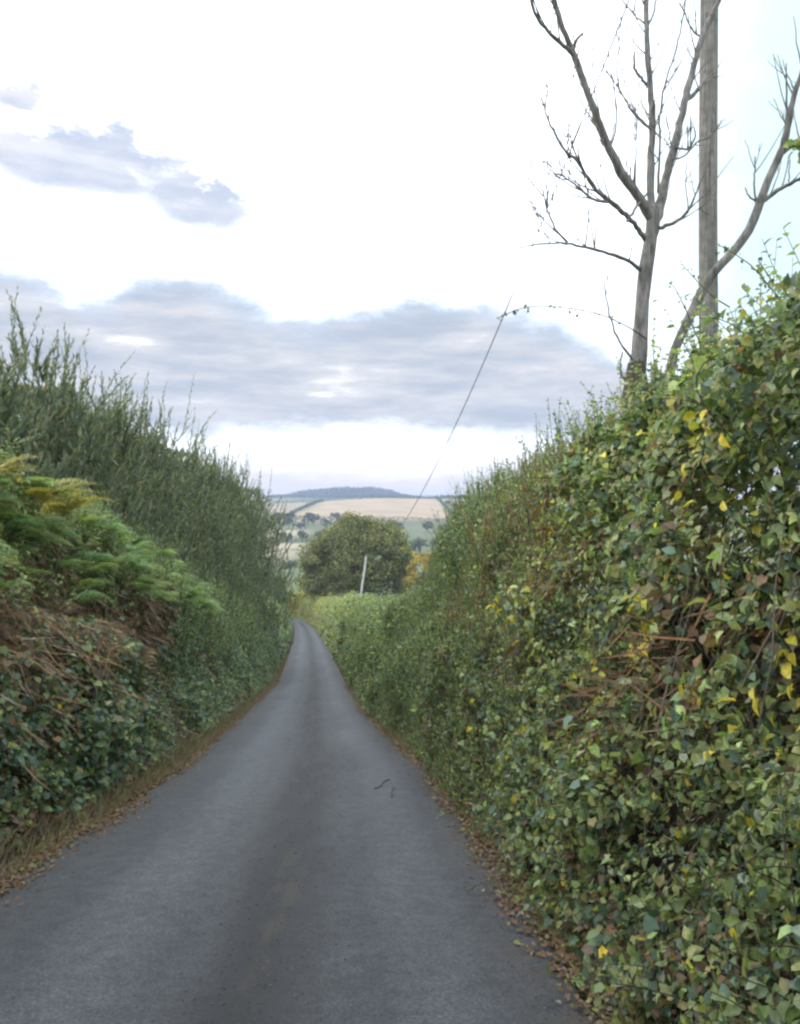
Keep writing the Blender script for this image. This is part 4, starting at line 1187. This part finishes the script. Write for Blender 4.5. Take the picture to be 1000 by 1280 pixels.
cane([(520, 1060), (480, 1030), (390, 985), (300, 965), (200, 955), (130, 960), (55, 995)], 8.6, 7.9, 46, .045, "long thin bramble cane reaching out past the forked tree toward the wire")
cane([(1010, 1010), (960, 960), (900, 890), (850, 830), (790, 790), (745, 765)], 6.6, 7.2, 40, .05, "arching bramble cane crossing in front of the brown pole")
cane([(780, 960), (730, 930), (680, 880), (630, 825)], 7.4, 7.8, 24, .045, "short bramble cane beside the foot of the leaning limb")
cane([(690, 1080), (640, 960), (610, 900), (590, 880)], 7.6, 7.9, 20, .05, "small leafy bramble tip between the two bare trees")
cane([(1000, 960), (960, 900), (930, 905), (870, 815)], 5.6, 5.9, 26, .045, "leafy bramble spray above the hedge right of the brown pole")
cane([(1090, 520), (1040, 470), (990, 455), (950, 465)], 5.2, 5.1, 16, .085, "spray of large pale green leaves hanging before the leaning limb", [np.array([.16, .26, .06]), G_LITE])
# thin trailing canes over the face of the ivy hedge
for k in range(14):
    y = random.uniform(3.2, 8.5); s0 = random.uniform(.35, .8)
    yk = y + np.linspace(0, random.uniform(-1.0, 1.0), 9); sk = np.clip(s0 - np.linspace(0, random.uniform(.2, .45), 9), .05, .95)
    P, nn, *_ = hedge_points(1, yk, .001, s=sk)
    P = smooth_line(P + nn * np.linspace(.06, .14, 9)[:, None], 24); b0 = P[0].copy(); P = P - b0
    def bld(gl, gs_, P=P):
        gs_.tubes(P[None], np.linspace(.0045, .002, 24)[None], np.array([.2, .15, .09]), 5)
        i = rng.integers(2, 24, 26)
        gl.scatter(OVAL, P[i] + rng.normal(0, .03, (26, 3)), rng.normal(0, 1, (26, 3)) + np.array([0, 0, -.4]), rng.normal(0, .5, (26, 3)) + np.array([-.8, 0, .4]), .07 * rng.uniform(.6, 1.3, 26), pick([.6, 1, .7, .1], [G_MID, G_LITE, OLIVE, YELLOW], 26))
    plant("bramble_cane", b0, "bramble cane trailing down the face of the ivy hedge", "bramble", "trailing bramble canes", bld)

# ------------------------------------------------------------------ verges: dry grass, dead leaves, twigs
for side, nm, lab in ((1, "verge_grass", "dry brown grass and weeds at the foot of the ivy hedge"), (-1, "verge_grass", "straw coloured dry grass at the foot of the fern bank")):
    g = Geo()
    n = 26000
    y = np.concatenate([ysample(1.5, 14, n // 2), ysample(14, 60, n // 2, 1.5)])
    l = (1.74 if side > 0 else 1.70) + np.abs(rng.normal(0, .12 if side > 0 else .22, n)) + (fbm(y * .8, side * 5.) - .5) * .2
    pos = np.stack([lane_x(y) + side * l, y, np.zeros(n)], 1); pos[:, 2] = ground_z(pos[:, 0], y) - .01
    T = np.array([-side * .35, 0, 1.]) + rng.normal(0, .4, (n, 3)); N = rng.normal(0, 1, (n, 3))
    wts = [.5, 1.0, .25, .5, .5] if side > 0 else [.8, 1.0, .2, .4, .5]
    g.scatter(BLADE, pos, T, N, rng.uniform(.05, .2, n) * np.interp(y, [0, 14, 60], [.9, 1.1, 1.6]), pick(wts, [STRAW * .7, BROWN * 1.2, RUST * .8, OLIVE, G_MID], n))
    tag(g.build(nm, DRY), lab, "grass", kind="stuff")
g = Geo()
for side in (1, -1):
    n = 11000
    y = ysample(1.5, 40, n, 1.6); l = 1.72 + rng.normal(0, .085, n) - np.abs(rng.normal(0, .03, n)) + (fbm(y * 1.1, side * 9.) - .5) * .28
    x = lane_x(y) + side * l
    z = np.maximum(ground_z(x, y), lane_z(y) + .03 * (1 - (np.minimum(l, 1.66) / 1.66) ** 2)) + .012 + rng.random(n) * .02
    g.scatter(OVAL, np.stack([x, y, z], 1), rng.normal(0, 1, (n, 3)) * np.array([1, 1, .15]), np.array([0, 0, 1.]) + rng.normal(0, .35, (n, 3)), rng.uniform(.018, .05, n), pick([1, .7, .4, .25], [BROWN * .8, RUST * .6, STRAW * .5, OLIVE * .6], n))
tag(g.build("leaf_litter", DRY), "brown dead leaves gathered along both edges of the lane", "leaf litter", kind="stuff")
g = Geo()
OCT = (np.array([(.5, 0, .1), (0, .45, .1), (-.5, .05, .1), (0, -.4, .1), (.05, 0, .4), (0, 0, -.2)], float), np.array([[0, 1, 4], [1, 2, 4], [2, 3, 4], [3, 0, 4], [1, 0, 5], [2, 1, 5], [3, 2, 5], [0, 3, 5]]))
n = 9000
y = ysample(2, 30, n, 1.8); l = np.where(rng.random(n) < .5, rng.normal(.16, .28, n), np.where(rng.random(n) < .5, -1, 1) * (1.6 - np.abs(rng.normal(0, .14, n))))
x = lane_x(y) + l; z = lane_z(y) + .03 * (1 - (np.clip(np.abs(l), 0, 1.66) / 1.66) ** 2) + .004
g.scatter(OCT, np.stack([x, y, z], 1), rng.normal(0, 1, (n, 3)) * np.array([1, 1, .05]), np.array([0, 0, 1.]) + rng.normal(0, .2, (n, 3)), rng.uniform(.004, .012, n) * np.interp(y, [2, 30], [1, 1.6]), pick([1, .5], [np.array([.085, .08, .075]), np.array([.14, .135, .125])], n))
tag(g.build("gravel", DRY), "loose grit and small stones on the crown and edges of the lane", "gravel", kind="stuff")
# twigs lying on the tarmac
for k, (px, py, a) in enumerate([(478, 985, .9), (490, 997, 1.5), (218, 972, .3), (376, 852, 1.2)]):
    d = 5.0
    for _ in range(40):
        z = float(lane_z(d)); d = (CAM_Z - z) / ((py - 640) / 1000)
    x = (px - 500) / 1000 * d; z = float(lane_z(d)) + .04
    root = empty("fallen_twig", (x, d, z), ["crooked dark twig lying on the tarmac of the lane", "short dark twig lying along the lane beside a crooked one", "dark twig at the grassy verge of the fern bank", "small dark twig lying on the dark crown of the lane"][k], "twig")
    t = np.linspace(-.5, .5, 8); gg = Geo()
    P = np.stack([math.cos(a) * t * .28, math.sin(a) * t * .5, .006 + .012 * np.sin(t * 9 + k)], 1)
    gg.tubes(P[None], np.linspace(.010, .005, 8)[None], np.array([.05, .04, .03]), 6)
    link("stem", gg.mesh("stem", BARK_DARK), root)
    gg = Geo(); gg.tubes(np.stack([P[4] + np.array([.05, .09, .02]) * q for q in np.linspace(0, 1, 4)])[None], np.linspace(.006, .002, 4)[None], np.array([.05, .04, .03]), 5)
    link("side_twig", gg.mesh("side_twig", BARK_DARK), root)

# ------------------------------------------------------------------ evening haze
def haze_box():
    m, nt, out = new_mat("haze_air")
    v = nt.nodes.new("ShaderNodeVolumePrincipled")
    v.inputs["Color"].default_value = (.58, .70, .94, 1); v.inputs["Density"].default_value = .00023
    v.inputs["Anisotropy"].default_value = .2
    nt.links.new(v.outputs[0], out.inputs["Volume"])
    x0, x1, y0, y1, z0, z1 = -3700, 3700, -260, 6100, float(ZZ.min()) - 2, float(ZZ.max()) + 45
    V = [(x, y, z) for x in (x0, x1) for y in (y0, y1) for z in (z0, z1)]
    me = bpy.data.meshes.new("haze")
    me.from_pydata(V, [], [(0, 1, 3, 2), (4, 6, 7, 5), (0, 4, 5, 1), (2, 3, 7, 6), (0, 2, 6, 4), (1, 5, 7, 3)])
    me.materials.append(m)
    tag(link("haze", me), kind="stuff")
haze_box()
print("TRIS", sum(len(m.polygons) for m in bpy.data.meshes))
